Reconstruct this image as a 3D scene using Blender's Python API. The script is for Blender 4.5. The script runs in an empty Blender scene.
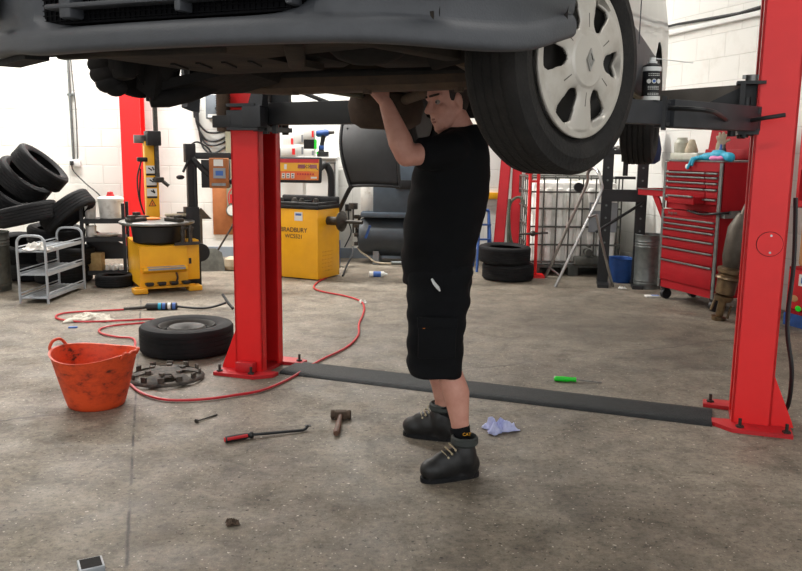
import bpy, bmesh, math, random
from mathutils import Vector, Matrix, Euler, noise
PI = math.pi
rad = math.radians
C = bpy.context.scene.collection
random.seed(7)

# ---------------------------------------------------------------- materials
def lin(h):
    h = h.lstrip('#')
    o = []
    for i in (0, 2, 4):
        c = int(h[i:i + 2], 16) / 255
        o.append(c / 12.92 if c <= 0.04045 else ((c + 0.055) / 1.055) ** 2.4)
    return (o[0], o[1], o[2], 1)

def newmat(name):
    m = bpy.data.materials.new(name)
    m.use_nodes = True
    nt = m.node_tree
    b = nt.nodes['Principled BSDF']
    return m, nt, b

def N(nt, t, **kw):
    n = nt.nodes.new(t)
    for k, v in kw.items():
        if k in n.inputs:
            n.inputs[k].default_value = v
        else:
            setattr(n, k, v)
    return n

def ramp(nt, src, stops):
    r = nt.nodes.new('ShaderNodeValToRGB')
    e = r.color_ramp.elements
    while len(e) < len(stops):
        e.new(0.5)
    for el, (p, c) in zip(e, stops):
        el.position = p
        el.color = c if len(c) == 4 else (*c, 1)
    nt.links.new(src, r.inputs[0])
    return r.outputs[0]

def mixc(nt, fac, a, b, mode='MIX'):
    m = nt.nodes.new('ShaderNodeMix')
    m.data_type = 'RGBA'
    m.blend_type = mode
    for sock, v in ((m.inputs[0], fac), (m.inputs[6], a), (m.inputs[7], b)):
        if isinstance(v, (int, float, tuple)):
            sock.default_value = v
        else:
            nt.links.new(v, sock)
    return m.outputs[2]

def mk(name, c1, c2=None, rough=0.5, metal=0.0, scale=12.0, bump=0.0, bscale=60.0, lo=0.35, hi=0.7, coat=0.0):
    """plain surface with a noise driven variation between two real colours"""
    m, nt, b = newmat(name)
    tc = N(nt, 'ShaderNodeTexCoord')
    b.inputs['Roughness'].default_value = rough
    b.inputs['Metallic'].default_value = metal
    if coat:
        b.inputs['Coat Weight'].default_value = coat
    nz = N(nt, 'ShaderNodeTexNoise', Scale=scale, Detail=6.0, Roughness=0.6)
    nt.links.new(tc.outputs['Object'], nz.inputs['Vector'])
    col = ramp(nt, nz.outputs[0], [(lo, lin(c1)), (hi, lin(c2 or c1))])
    nt.links.new(col, b.inputs['Base Color'])
    if bump:
        n2 = N(nt, 'ShaderNodeTexNoise', Scale=bscale, Detail=4.0)
        nt.links.new(tc.outputs['Object'], n2.inputs['Vector'])
        bp = N(nt, 'ShaderNodeBump', Strength=bump, Distance=0.01)
        nt.links.new(n2.outputs[0], bp.inputs['Height'])
        nt.links.new(bp.outputs[0], b.inputs['Normal'])
    return m

M = {}
M['red'] = mk('post_red', '#ee2223', '#e21e20', 0.42, scale=3, bump=0.03, bscale=40)
M['red_worn'] = mk('red_worn', '#c01c24', '#6d1c1a', 0.5, scale=9, lo=0.55, hi=0.85)
M['chest_red'] = mk('chest_red', '#9a0f1a', '#8b0d17', 0.6, scale=4)
M['black'] = mk('black_paint', '#0f1012', '#18191c', 0.5, scale=14)
M['black_dusty'] = mk('black_dusty', '#1d1e20', '#343332', 0.65, scale=9)
M['arm_grey'] = mk('arm_grey', '#25272b', '#323439', 0.5, scale=10, lo=0.3)
M['rubber'] = mk('tyre_rubber', '#131416', '#1f1f21', 0.75, scale=8, bump=0.15, bscale=120)
M['rubber_car'] = mk('road_tyre_rubber', '#1a1919', '#2a2826', 0.7, scale=10, bump=0.35, bscale=90)
M['bumper'] = mk('bumper_plastic', '#404246', '#4b4d51', 0.55, scale=6, bump=0.12, bscale=220)
M['under'] = mk('underbody_dust', '#211e1c', '#40382f', 0.85, scale=6, bump=0.3, bscale=30)
M['under_dark'] = mk('underbody_dark', '#131313', '#272321', 0.8, scale=8, bump=0.3, bscale=30)
M['rusty'] = mk('rusty_steel', '#4a3d33', '#5d4a3a', 0.8, 0.2, scale=10, bump=0.3, bscale=50)
M['silver_paint'] = mk('silver_paint', '#a3a39f', '#adada9', 0.3, 0.55, scale=4, coat=0.4)
M['trim_silver'] = mk('trim_silver', '#bfbab1', '#a59c90', 0.36, 0.3, scale=11, lo=0.5, hi=0.8)
M['trim_groove'] = mk('trim_groove', '#5b564f', None, 0.6)
M['trim_dark'] = mk('grille_black', '#08080a', '#0e0e10', 0.7)
M['glass_dark'] = mk('car_glass', '#0d1012', None, 0.05)
M['chrome'] = mk('chrome', '#b4b4b4', '#a5a3a0', 0.3, 1.0, scale=8)
M['cage'] = mk('cage_steel', '#62625e', '#4b4b47', 0.5, 0.3, scale=10)
M['steel'] = mk('dull_steel', '#8c8c8a', '#6d6c69', 0.4, 0.9, scale=18)
M['dark_steel'] = mk('dark_steel', '#3a3836', '#57534e', 0.5, 0.8, scale=25)
M['wheel_steel'] = mk('painted_wheel_steel', '#2e2c2a', '#3a3733', 0.6, 0.2, scale=15)
M['galv'] = mk('galvanised', '#777c7b', '#5f6463', 0.42, 0.6, scale=16)
M['galv_old'] = mk('galvanised_old', '#64655f', '#4b4c48', 0.55, 0.6, scale=14)
M['yellow'] = mk('machine_yellow', '#efb01c', '#e4a31a', 0.4, scale=5)
M['yellow_worn'] = mk('machine_yellow_worn', '#e2a11c', '#8a6420', 0.45, scale=7, lo=0.58, hi=0.85)
M['orange'] = mk('tub_orange', '#d9481d', '#b93a17', 0.5, scale=7)
M['white'] = mk('white_paint', '#dedfdd', '#d4d5d3', 0.5, scale=5)
M['white_worn'] = mk('white_worn', '#d8d6d0', '#a39c90', 0.55, scale=12, lo=0.5, hi=0.8)
M['grey_paint'] = mk('grey_paint', '#8d9196', '#82868b', 0.45, scale=5)
M['iso_grey'] = mk('isolator_grey', '#6d747b', '#646b72', 0.5)
M['comp'] = mk('compressor_slate', '#4a5662', '#3e4852', 0.5, scale=6)
M['comp_dark'] = mk('compressor_dark', '#2c3238', '#363d44', 0.5, scale=6)
M['rack_grey'] = mk('rack_grey', '#a9aeb3', '#989da2', 0.4, 0.1, scale=8)
M['beige'] = mk('trunking_beige', '#8a8672', '#7d7965', 0.6)
M['arm_dust'] = mk('arm_dust', '#7b7670', '#68635d', 0.7, scale=5)
M['board'] = mk('hardboard', '#a9683a', '#97592f', 0.75, scale=9)
M['wood'] = mk('pale_wood', '#b59a68', '#8f7447', 0.75, scale=14)
M['blue'] = mk('blue_plastic', '#1f4c8f', '#1b3f78', 0.5)
M['navy'] = mk('navy_cloth', '#232c4e', '#1a213c', 0.9)
M['cyan'] = mk('cyan_glove', '#1fa3c4', '#178aa9', 0.55, scale=20)
M['pink'] = mk('pink_cloth', '#d77fae', None, 0.7)
M['paper'] = mk('paper_blue_white', '#a9b0de', '#c9cdea', 0.8, scale=30)
M['rag'] = mk('white_rag', '#cfcabd', '#8e877a', 0.9, scale=25)
M['skin'] = mk('skin', '#cb9684', '#b97f6e', 0.55, scale=14)
M['hair'] = mk('hair', '#2b211c', '#3a2c24', 0.8, scale=60, bump=0.5, bscale=200)
M['tee'] = mk('black_tee', '#07080a', '#0b0b0e', 0.9, scale=6, bump=0.15, bscale=25)
M['shorts'] = mk('black_shorts', '#090a0c', '#0f1013', 0.9, scale=10, bump=0.2, bscale=30)
M['boot'] = mk('boot_leather', '#121213', '#1e1d1d', 0.5, scale=16, bump=0.1, bscale=60)
M['boot_trim'] = mk('boot_collar', '#2f3331', '#3a3e3c', 0.7)
M['sock'] = mk('black_sock', '#121214', None, 0.95)
M['lace'] = mk('lace_eyelet', '#b7a98c', '#8f8468', 0.6)
M['hose_red'] = mk('hose_red', '#c4202c', '#b01c28', 0.4)
M['plate'] = mk('cover_plate', '#1f2224', '#2b2e30', 0.6, 0.1, scale=25, bump=0.5, bscale=140)
M['green'] = mk('green_handle', '#16e52a', '#14d427', 0.3)
M['lens_red'] = mk('display_red', '#7a1015', None, 0.2)
M['orange_face'] = mk('display_orange', '#e0641f', '#e59a22', 0.4, scale=4, lo=0.4, hi=0.6)
M['sticker'] = mk('sticker_white', '#d9d9d4', None, 0.6)
M['sticker_blue'] = mk('sticker_blue', '#3b62a8', None, 0.6)
M['warn'] = mk('warn_orange', '#dd7a1c', None, 0.6)
M['navytext'] = mk('text_navy', '#1b1a38', None, 0.6)
M['amber'] = mk('amber_bottle', '#b98a5f', '#a2744b', 0.35)
M['ibc'] = mk('tank_plastic', '#f4f3ee', '#c4c0b4', 0.5, scale=5, lo=0.5, hi=0.75)
M['cream'] = mk('cream_glove', '#b9ad97', '#978b76', 0.8)
M['clear'] = mk('jar_plastic', '#a9a99a', '#c0bfb4', 0.2)
M['lips'] = mk('lips', '#9c6558', '#8f5a4e', 0.5)
M['eye'] = mk('eye_white', '#8f827a', None, 0.3)
M['iris'] = mk('iris_dark', '#2a211b', None, 0.3)
M['silencer'] = mk('silencer_brown', '#3a2f28', '#4a3c32', 0.85, scale=8, bump=0.2)
M['bronze'] = mk('exhaust_bronze', '#8a7355', '#4a4038', 0.35, 0.8, scale=9)
M['exh_grey'] = mk('exhaust_grey', '#5a554d', '#463f38', 0.5, 0.6, scale=9)
for k_ in ('tee', 'chest_red', 'shorts', 'plate', 'under', 'under_dark', 'rubber', 'rubber_car', 'sock', 'silencer'):
    M[k_].node_tree.nodes['Principled BSDF'].inputs['Specular IOR Level'].default_value = 0.22
M['trim_dark'].node_tree.nodes['Principled BSDF'].inputs['Specular IOR Level'].default_value = 0.08
M['grey_skirt'] = mk('skirting_grey', '#8c97a3', '#7b858f', 0.6, scale=4)

def wall_mat(name, axis):
    m, nt, b = newmat(name)
    tc = N(nt, 'ShaderNodeTexCoord')
    mp = N(nt, 'ShaderNodeMapping')
    nt.links.new(tc.outputs['Object'], mp.inputs['Vector'])
    mp.inputs['Rotation'].default_value = (PI / 2, 0, 0) if axis == 'x' else (PI / 2, 0, 0)
    br = N(nt, 'ShaderNodeTexBrick', Scale=1.0)
    br.inputs['Color1'].default_value = lin('#e6e6e1')
    br.inputs['Color2'].default_value = lin('#e0e0db')
    br.inputs['Mortar'].default_value = lin('#d6d6d1')
    br.inputs['Mortar Size'].default_value = 0.007
    br.inputs['Mortar Smooth'].default_value = 0.6
    br.inputs['Brick Width'].default_value = 0.46
    br.inputs['Row Height'].default_value = 0.25
    nt.links.new(mp.outputs[0], br.inputs['Vector'])
    nz = N(nt, 'ShaderNodeTexNoise', Scale=2.2, Detail=8.0, Roughness=0.65)
    nt.links.new(tc.outputs['Object'], nz.inputs['Vector'])
    dirt = ramp(nt, nz.outputs[0], [(0.52, (1, 1, 1)), (0.85, (0.78, 0.76, 0.72))])
    col = mixc(nt, 1.0, br.outputs[0], dirt, 'MULTIPLY')
    nt.links.new(col, b.inputs['Base Color'])
    b.inputs['Roughness'].default_value = 0.6
    inv = N(nt, 'ShaderNodeMath', operation='SUBTRACT')
    inv.inputs[0].default_value = 1.0
    nt.links.new(br.outputs[1], inv.inputs[1])
    bp = N(nt, 'ShaderNodeBump', Strength=0.5, Distance=0.01)
    nt.links.new(inv.outputs[0], bp.inputs['Height'])
    nt.links.new(bp.outputs[0], b.inputs['Normal'])
    return m

def floor_mat():
    m, nt, b = newmat('floor_concrete')
    tc = N(nt, 'ShaderNodeTexCoord')
    P = tc.outputs['Object']
    def nz(scale, det=8.0, rg=0.6, dist=0.0):
        n = N(nt, 'ShaderNodeTexNoise', Scale=scale, Detail=det, Roughness=rg, Distortion=dist)
        nt.links.new(P, n.inputs['Vector'])
        return n.outputs[0]
    base = ramp(nt, nz(0.9, 10, 0.7), [(0.3, lin('#625a4e')), (0.5, lin('#786f62')), (0.7, lin('#8b8375'))])
    fine = ramp(nt, nz(30, 10, 0.85), [(0.34, (0.36, 0.34, 0.32)), (0.5, (1, 1, 1)), (0.66, (1.42, 1.40, 1.37))])
    c = mixc(nt, 1.0, base, fine, 'MULTIPLY')
    mid = ramp(nt, nz(4.5, 8, 0.7, 0.4), [(0.36, (0.5, 0.48, 0.46)), (0.52, (1, 1, 1)), (0.70, (1.25, 1.24, 1.22))])
    c = mixc(nt, 0.8, c, mid, 'MULTIPLY')
    # oil stains of their own shape
    st = ramp(nt, nz(0.55, 5, 0.6, 0.8), [(0.56, (1, 1, 1)), (0.72, (0.55, 0.53, 0.52))])
    c = mixc(nt, 0.9, c, st, 'MULTIPLY')
    worn = ramp(nt, nz(1.5, 9, 0.72, 0.3), [(0.54, (0, 0, 0)), (0.66, (0.75, 0.75, 0.75))])
    wfine = ramp(nt, nz(14, 8, 0.8), [(0.4, (0.2, 0.2, 0.2)), (0.6, (1, 1, 1))])
    c = mixc(nt, mixc(nt, 1.0, worn, wfine, 'MULTIPLY'), c, lin('#a19a8d'))
    # dark pits and light chips
    pit = ramp(nt, nz(42, 3, 0.5), [(0.30, (0.25, 0.23, 0.22)), (0.36, (1, 1, 1))])
    c = mixc(nt, 1.0, c, pit, 'MULTIPLY')
    chip = ramp(nt, nz(55, 2, 0.5), [(0.67, (0, 0, 0)), (0.73, (1, 1, 1))])
    c = mixc(nt, chip, c, lin('#c9beb0'))
    # worn oily area round the lift bay on the right, with shade painted in
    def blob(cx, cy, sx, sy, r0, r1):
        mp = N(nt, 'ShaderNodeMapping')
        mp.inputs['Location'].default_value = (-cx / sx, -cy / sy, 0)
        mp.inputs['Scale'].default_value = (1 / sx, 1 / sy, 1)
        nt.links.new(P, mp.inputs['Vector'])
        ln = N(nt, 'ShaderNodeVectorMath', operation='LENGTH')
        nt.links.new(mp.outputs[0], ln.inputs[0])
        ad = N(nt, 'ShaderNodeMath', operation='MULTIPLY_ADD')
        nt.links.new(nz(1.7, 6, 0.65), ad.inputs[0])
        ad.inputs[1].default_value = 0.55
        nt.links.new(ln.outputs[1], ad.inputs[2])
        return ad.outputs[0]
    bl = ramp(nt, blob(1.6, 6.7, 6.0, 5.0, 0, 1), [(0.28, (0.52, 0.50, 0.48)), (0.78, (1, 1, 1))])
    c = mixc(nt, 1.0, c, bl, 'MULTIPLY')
    # straight joint and crack lines
    def line(p0, p1, w0, w1, wob, wscale, dark, gap):
        d = Vector((p1[0] - p0[0], p1[1] - p0[1], 0)).normalized()
        n = Vector((-d.y, d.x, 0))
        dt = N(nt, 'ShaderNodeVectorMath', operation='DOT_PRODUCT')
        nt.links.new(P, dt.inputs[0])
        dt.inputs[1].default_value = n
        w = N(nt, 'ShaderNodeMath', operation='MULTIPLY_ADD')
        nt.links.new(nz(wscale, 6, 0.7), w.inputs[0])
        w.inputs[1].default_value = wob
        w.inputs[2].default_value = -n.dot(Vector((p0[0], p0[1], 0))) - wob * 0.5
        s = N(nt, 'ShaderNodeMath', operation='ADD')
        nt.links.new(dt.outputs['Value'], s.inputs[0])
        nt.links.new(w.outputs[0], s.inputs[1])
        a = N(nt, 'ShaderNodeMath', operation='ABSOLUTE')
        nt.links.new(s.outputs[0], a.inputs[0])
        edge = ramp(nt, a.outputs[0], [(w0, (1, 1, 1)), (w1, (0, 0, 0))])
        g = ramp(nt, nz(gap, 3, 0.5), [(0.42, (0.25, 0.25, 0.25)), (0.55, (1, 1, 1))])
        f = mixc(nt, 1.0, edge, g, 'MULTIPLY')
        return f
    j = line((-1.515, 4.41), (-0.961, 2.631), 0.003, 0.009, 0.02, 6, 0.4, 5)
    c = mixc(nt, j, c, lin('#332d29'))
    k = line((1.243, 5.707), (2.52, 6.269), 0.004, 0.014, 0.16, 3, 0.3, 1.2)
    c = mixc(nt, k, c, lin('#3f3833'))
    nt.links.new(c, b.inputs['Base Color'])
    rr = ramp(nt, nz(3, 6, 0.6), [(0.35, (0.5, 0.5, 0.5)), (0.7, (0.8, 0.8, 0.8))])
    nt.links.new(rr, b.inputs['Roughness'])
    bp = N(nt, 'ShaderNodeBump', Strength=0.6, Distance=0.008)
    nt.links.new(nz(35, 8, 0.7), bp.inputs['Height'])
    nt.links.new(bp.outputs[0], b.inputs['Normal'])
    return m

# ---------------------------------------------------------------- mesh building
class B:
    """collects shapes into one mesh"""
    def __init__(s):
        s.bm = bmesh.new()
        s.mats = []
        s.cur = 0
        s.tr = Matrix.Identity(4)
    def mat(s, key):
        if key not in s.mats:
            s.mats.append(key)
        s.cur = s.mats.index(key)
        return s
    def _v(s, p):
        return s.bm.verts.new(s.tr @ Vector(p))
    def _f(s, vs):
        try:
            f = s.bm.faces.new(vs)
            f.material_index = s.cur
            f.smooth = True
            return f
        except ValueError:
            return None
    def box(s, c, d, rz=0, bev=0.0, rot=None):
        mt = s.tr @ Matrix.Translation(c) @ (rot.to_4x4() if rot is not None else Matrix.Rotation(rz, 4, 'Z')) @ Matrix.Diagonal((d[0], d[1], d[2], 1))
        r = bmesh.ops.create_cube(s.bm, size=1, matrix=mt)
        fs = {f for v in r['verts'] for f in v.link_faces}
        for f in fs:
            f.material_index = s.cur
            f.smooth = True
        if bev:
            es = {e for v in r['verts'] for e in v.link_edges}
            rr = bmesh.ops.bevel(s.bm, geom=list(es), offset=bev, segments=2, affect='EDGES', profile=0.5)
            for f in rr['faces']:
                f.material_index = s.cur
                f.smooth = True
        return s
    def cyl(s, p0, p1, r0, r1=None, n=20, caps=True):
        r1 = r0 if r1 is None else r1
        return s.loft([(p0, r0), (p1, r1)], n, caps)
    def loft(s, rings, n=20, caps=True):
        """round rings along a path of (point, radius)"""
        P = [Vector(p) for p, r in rings]
        prev = None
        R = []
        for i, (p, r) in enumerate(rings):
            a = P[max(i - 1, 0)]
            b = P[min(i + 1, len(P) - 1)]
            t = (b - a).normalized() if (b - a).length > 1e-9 else Vector((0, 0, 1))
            if prev is None:
                u = t.orthogonal().normalized()
            else:
                u = prev - t * prev.dot(t)
                u = u.normalized() if u.length > 1e-6 else t.orthogonal().normalized()
            prev = u
            w = t.cross(u)
            R.append([s._v(P[i] + (u * math.cos(2 * PI * k / n) + w * math.sin(2 * PI * k / n)) * r) for k in range(n)])
        for a, b in zip(R, R[1:]):
            for k in range(n):
                s._f((a[k], a[(k + 1) % n], b[(k + 1) % n], b[k]))
        if caps:
            s._f(R[0][::-1])
            s._f(R[-1])
        return s
    def tube(s, pts, r, n=8, sub=6, closed=False):
        P = smooth_path(pts, sub)
        return s.loft([(p, r) for p in P], n)
    def bar(s, pts, r, n=10):
        return s.loft([(p, r) for p in pts], n)
    def lathe(s, prof, n=48, origin=(0, 0, 0), rot=None):
        """profile of (radius, z) revolved about local z"""
        mt = Matrix.Translation(origin) @ (rot.to_4x4() if rot is not None else Matrix.Identity(4))
        R = []
        for r, z in prof:
            if r < 1e-6:
                R.append([s._v(mt @ Vector((0, 0, z)))])
            else:
                R.append([s._v(mt @ Vector((r * math.cos(2 * PI * k / n), r * math.sin(2 * PI * k / n), z))) for k in range(n)])
        for a, b in zip(R, R[1:]):
            for k in range(n):
                k2 = (k + 1) % n
                if len(a) == 1 and len(b) == 1:
                    continue
                if len(a) == 1:
                    s._f((a[0], b[k2], b[k])) if False else s._f((a[0], b[k], b[k2]))
                elif len(b) == 1:
                    s._f((a[k], a[k2], b[0]))
                else:
                    s._f((a[k], a[k2], b[k2], b[k]))
        return s
    def prism(s, poly, h, mt=None):
        """2D polygon (x, y) extruded by h along local z"""
        mt = mt or Matrix.Identity(4)
        a = [s._v(mt @ Vector((x, y, 0))) for x, y in poly]
        b = [s._v(mt @ Vector((x, y, h))) for x, y in poly]
        s._f(a[::-1])
        s._f(b)
        n = len(poly)
        for k in range(n):
            s._f((a[k], a[(k + 1) % n], b[(k + 1) % n], b[k]))
        return s
    def hull(s, pts):
        vs = [s._v(p) for p in pts]
        r = bmesh.ops.convex_hull(s.bm, input=vs)
        for g in r['geom']:
            if isinstance(g, bmesh.types.BMFace):
                g.material_index = s.cur
                g.smooth = True
        return s
    def sph(s, c, r, rot=None, n=16):
        r = (r, r, r) if isinstance(r, (int, float)) else r
        mt = s.tr @ Matrix.Translation(c) @ (rot.to_4x4() if rot is not None else Matrix.Identity(4)) @ Matrix.Diagonal((*r, 1))
        q = bmesh.ops.create_uvsphere(s.bm, u_segments=n, v_segments=max(6, n // 2), radius=1, matrix=mt)
        for f in {f for v in q['verts'] for f in v.link_faces}:
            f.material_index = s.cur
            f.smooth = True
        return s
    def cap(s, p0, p1, r0, r1=None, n=14):
        """tapered limb with round ends"""
        r1 = r0 if r1 is None else r1
        p0, p1 = Vector(p0), Vector(p1)
        d = (p1 - p0)
        L = d.length
        d = d.normalized()
        rings = [(p0 - d * r0 * math.cos(a), r0 * math.sin(a) + 1e-4) for a in (0.05, 0.5, 1.0)]
        rings += [(p0, r0), (p1, r1)]
        rings += [(p1 + d * r1 * math.cos(a), r1 * math.sin(a) + 1e-4) for a in (1.0, 0.5, 0.05)]
        return s.loft(rings, n)
    def grid(s, rows, closed=False):
        """rows of points -> quads"""
        V = [[s._v(p) for p in r] for r in rows]
        for a, b in zip(V, V[1:]):
            m = len(a)
            for k in range(m if closed else m - 1):
                s._f((a[k], a[(k + 1) % m], b[(k + 1) % m], b[k]))
        return V
    def ellipses(s, rings, n=28, caps=True, p=2.3):
        """rings of (centre, rx, ry): horizontal super-ellipses"""
        V = []
        for c, rx, ry in rings:
            row = []
            for k in range(n):
                a = 2 * PI * k / n
                ca, sa = math.cos(a), math.sin(a)
                row.append(s._v((c[0] + rx * math.copysign(abs(ca) ** (2 / p), ca), c[1] + ry * math.copysign(abs(sa) ** (2 / p), sa), c[2])))
            V.append(row)
        for a, b in zip(V, V[1:]):
            for k in range(n):
                s._f((a[k], a[(k + 1) % n], b[(k + 1) % n], b[k]))
        if caps:
            s._f(V[0][::-1])
            s._f(V[-1])
        return s

def smooth_path(pts, sub=6):
    P = [Vector(p) for p in pts]
    if len(P) < 3:
        return P
    out = []
    for i in range(len(P) - 1):
        p0 = P[max(i - 1, 0)]
        p1, p2 = P[i], P[i + 1]
        p3 = P[min(i + 2, len(P) - 1)]
        for k in range(sub):
            t = k / sub
            out.append(0.5 * ((2 * p1) + (p2 - p0) * t + (2 * p0 - 5 * p1 + 4 * p2 - p3) * t * t + (3 * p1 - p0 - 3 * p2 + p3) * t ** 3))
    out.append(P[-1])
    return out

def obj(name, b, mat, parent=None, angle=35, loc=None, rot=None):
    me = bpy.data.meshes.new(name)
    b.bm.normal_update()
    bmesh.ops.recalc_face_normals(b.bm, faces=b.bm.faces[:])
    b.bm.to_mesh(me)
    b.bm.free()
    if b.mats:
        for k in b.mats:
            me.materials.append(M[k])
    else:
        me.materials.append(M[mat] if isinstance(mat, str) else mat)
    me.set_sharp_from_angle(angle=rad(angle))
    o = bpy.data.objects.new(name, me)
    C.objects.link(o)
    if parent is not None:
        o.parent = parent
    if loc is not None:
        o.location = loc
    if rot is not None:
        o.rotation_euler = rot
    return o

def organic(name, b, mat, parent=None, voxel=0.01, it=4, loc=None):
    """closed overlapping shapes merged to one continuous smooth skin"""
    me = bpy.data.meshes.new(name + '_raw')
    bmesh.ops.recalc_face_normals(b.bm, faces=b.bm.faces[:])
    b.bm.to_mesh(me)
    b.bm.free()
    t = bpy.data.objects.new(name + '_raw', me)
    C.objects.link(t)
    r = t.modifiers.new('r', 'REMESH')
    r.mode = 'VOXEL'
    r.voxel_size = voxel
    if it:
        sm = t.modifiers.new('s', 'SMOOTH')
        sm.factor = 0.5
        sm.iterations = it
    dg = bpy.context.evaluated_depsgraph_get()
    m2 = bpy.data.meshes.new_from_object(t.evaluated_get(dg))
    bpy.data.objects.remove(t)
    bpy.data.meshes.remove(me)
    m2.name = name
    m2.materials.clear()
    m2.materials.append(M[mat])
    m2.shade_smooth()
    o = bpy.data.objects.new(name, m2)
    C.objects.link(o)
    if parent is not None:
        o.parent = parent
    if loc is not None:
        o.location = loc
    return o

def text(name, s, size, mat, parent, loc, rot, ext=0.001):
    cu = bpy.data.curves.new(name, 'FONT')
    cu.body = s
    cu.size = size
    cu.extrude = ext
    cu.align_x = 'CENTER'
    cu.align_y = 'CENTER'
    t = bpy.data.objects.new(name, cu)
    C.objects.link(t)
    dg = bpy.context.evaluated_depsgraph_get()
    me = bpy.data.meshes.new_from_object(t.evaluated_get(dg))
    bpy.data.objects.remove(t)
    me.materials.clear()
    me.materials.append(M[mat])
    o = bpy.data.objects.new(name, me)
    C.objects.link(o)
    o.parent = parent
    o.location = loc
    o.rotation_euler = rot
    return o

def tag(o, label, cat, group=None, kind=None):
    o['label'] = label
    o['category'] = cat
    if group:
        o['group'] = group
    if kind:
        o['kind'] = kind
    return o

def thing(name, label, cat, loc=(0, 0, 0), rz=0, group=None, rot=None):
    o = bpy.data.objects.new(name, None)
    o.empty_display_size = 0.1
    C.objects.link(o)
    o.location = loc
    o.rotation_euler = rot if rot is not None else (0, 0, rz)
    return tag(o, label, cat, group)

def struct(name, b, mat):
    o = obj(name, b, mat)
    o['kind'] = 'structure'
    return o

def dup(src, loc, rot):
    r = src.copy()
    C.objects.link(r)
    r.location = loc
    r.rotation_euler = rot
    for ch in list(src.children):
        c = ch.copy()
        C.objects.link(c)
        c.parent = r
        for g in ch.children:
            d = g.copy()
            C.objects.link(d)
            d.parent = c
    return r

def axis_rot(d):
    """euler that turns local z onto direction d"""
    return Vector(d).normalized().to_track_quat('Z', 'Y').to_euler()

# ---------------------------------------------------------------- the building
WY = 11.2                                   # back wall
RW0 = Vector((3.5, 8.33, 0))                # a point on the right wall
RWD = Vector((-0.309, 0.951, 0))            # its direction, going back
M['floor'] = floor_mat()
M['wall'] = wall_mat('block_wall', 'x')
M['ceil'] = mk('ceiling_sheet', '#b9b9b4', '#adada8', 0.8, scale=2)
b = B()
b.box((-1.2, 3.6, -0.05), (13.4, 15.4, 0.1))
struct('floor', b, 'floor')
cx = RW0.x + RWD.x * ((WY - RW0.y) / RWD.y)
b = B()
b.box(((-7.7 + cx + 0.3) / 2, WY + 0.1, 2.4), (cx + 8.2, 0.2, 4.8))
struct('wall_back', b, 'wall')
b = B()
L = 13.6
b.box((0, 0, 2.4), (L, 0.2, 4.8))
o = struct('wall_right', b, 'wall')
ang = math.atan2(RWD.y, RWD.x)
n_r = Vector((RWD.y, -RWD.x, 0))            # points out of the room
mid = RW0 + RWD * ((WY - RW0.y) / RWD.y + 0.05 - L / 2) + n_r * 0.1
o.location = (mid.x, mid.y, 0)
o.rotation_euler = (0, 0, ang)
b = B()
b.box((0, 0, 2.4), (15.2, 0.2, 4.8))
o = struct('wall_left', b, 'wall')
o.location = (-7.8, 3.7, 0)
o.rotation_euler = (0, 0, PI / 2)
b = B()
b.box((-1.2, 3.6, 4.9), (14.6, 15.6, 0.2))
struct('ceiling', b, 'ceil')
b = B()
b.box(((-7.7 + cx) / 2, WY - 0.008, 0.07), (cx + 7.7, 0.016, 0.14))
struct('baseboard_back', b, 'grey_skirt')
# ledge and black conduit along the right wall
def on_right(t, off=0.0, z=0.0):
    p = RW0 + RWD * t - n_r * off
    return (p.x, p.y, z)
b = B()
m_ = Vector(on_right(-1.0, 0.03, 2.859))
b.box(m_, (8.2, 0.06, 0.05), rz=ang, bev=0.006)
struct('trim_1', b, 'white')
b = B()
b.loft([(on_right(3.0, 0.035, 2.929), 0.014), (on_right(1.2, 0.035, 2.939), 0.014), (on_right(0.2, 0.035, 2.899), 0.02), (on_right(-0.4, 0.035, 2.929), 0.02), (on_right(-1.2, 0.035, 2.949), 0.013), (on_right(-5, 0.035, 2.949), 0.013)], 8)
tag(obj('wall_cable', b, 'black'), 'black cable clipped along the ledge high on the right white wall', 'cable')


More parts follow.
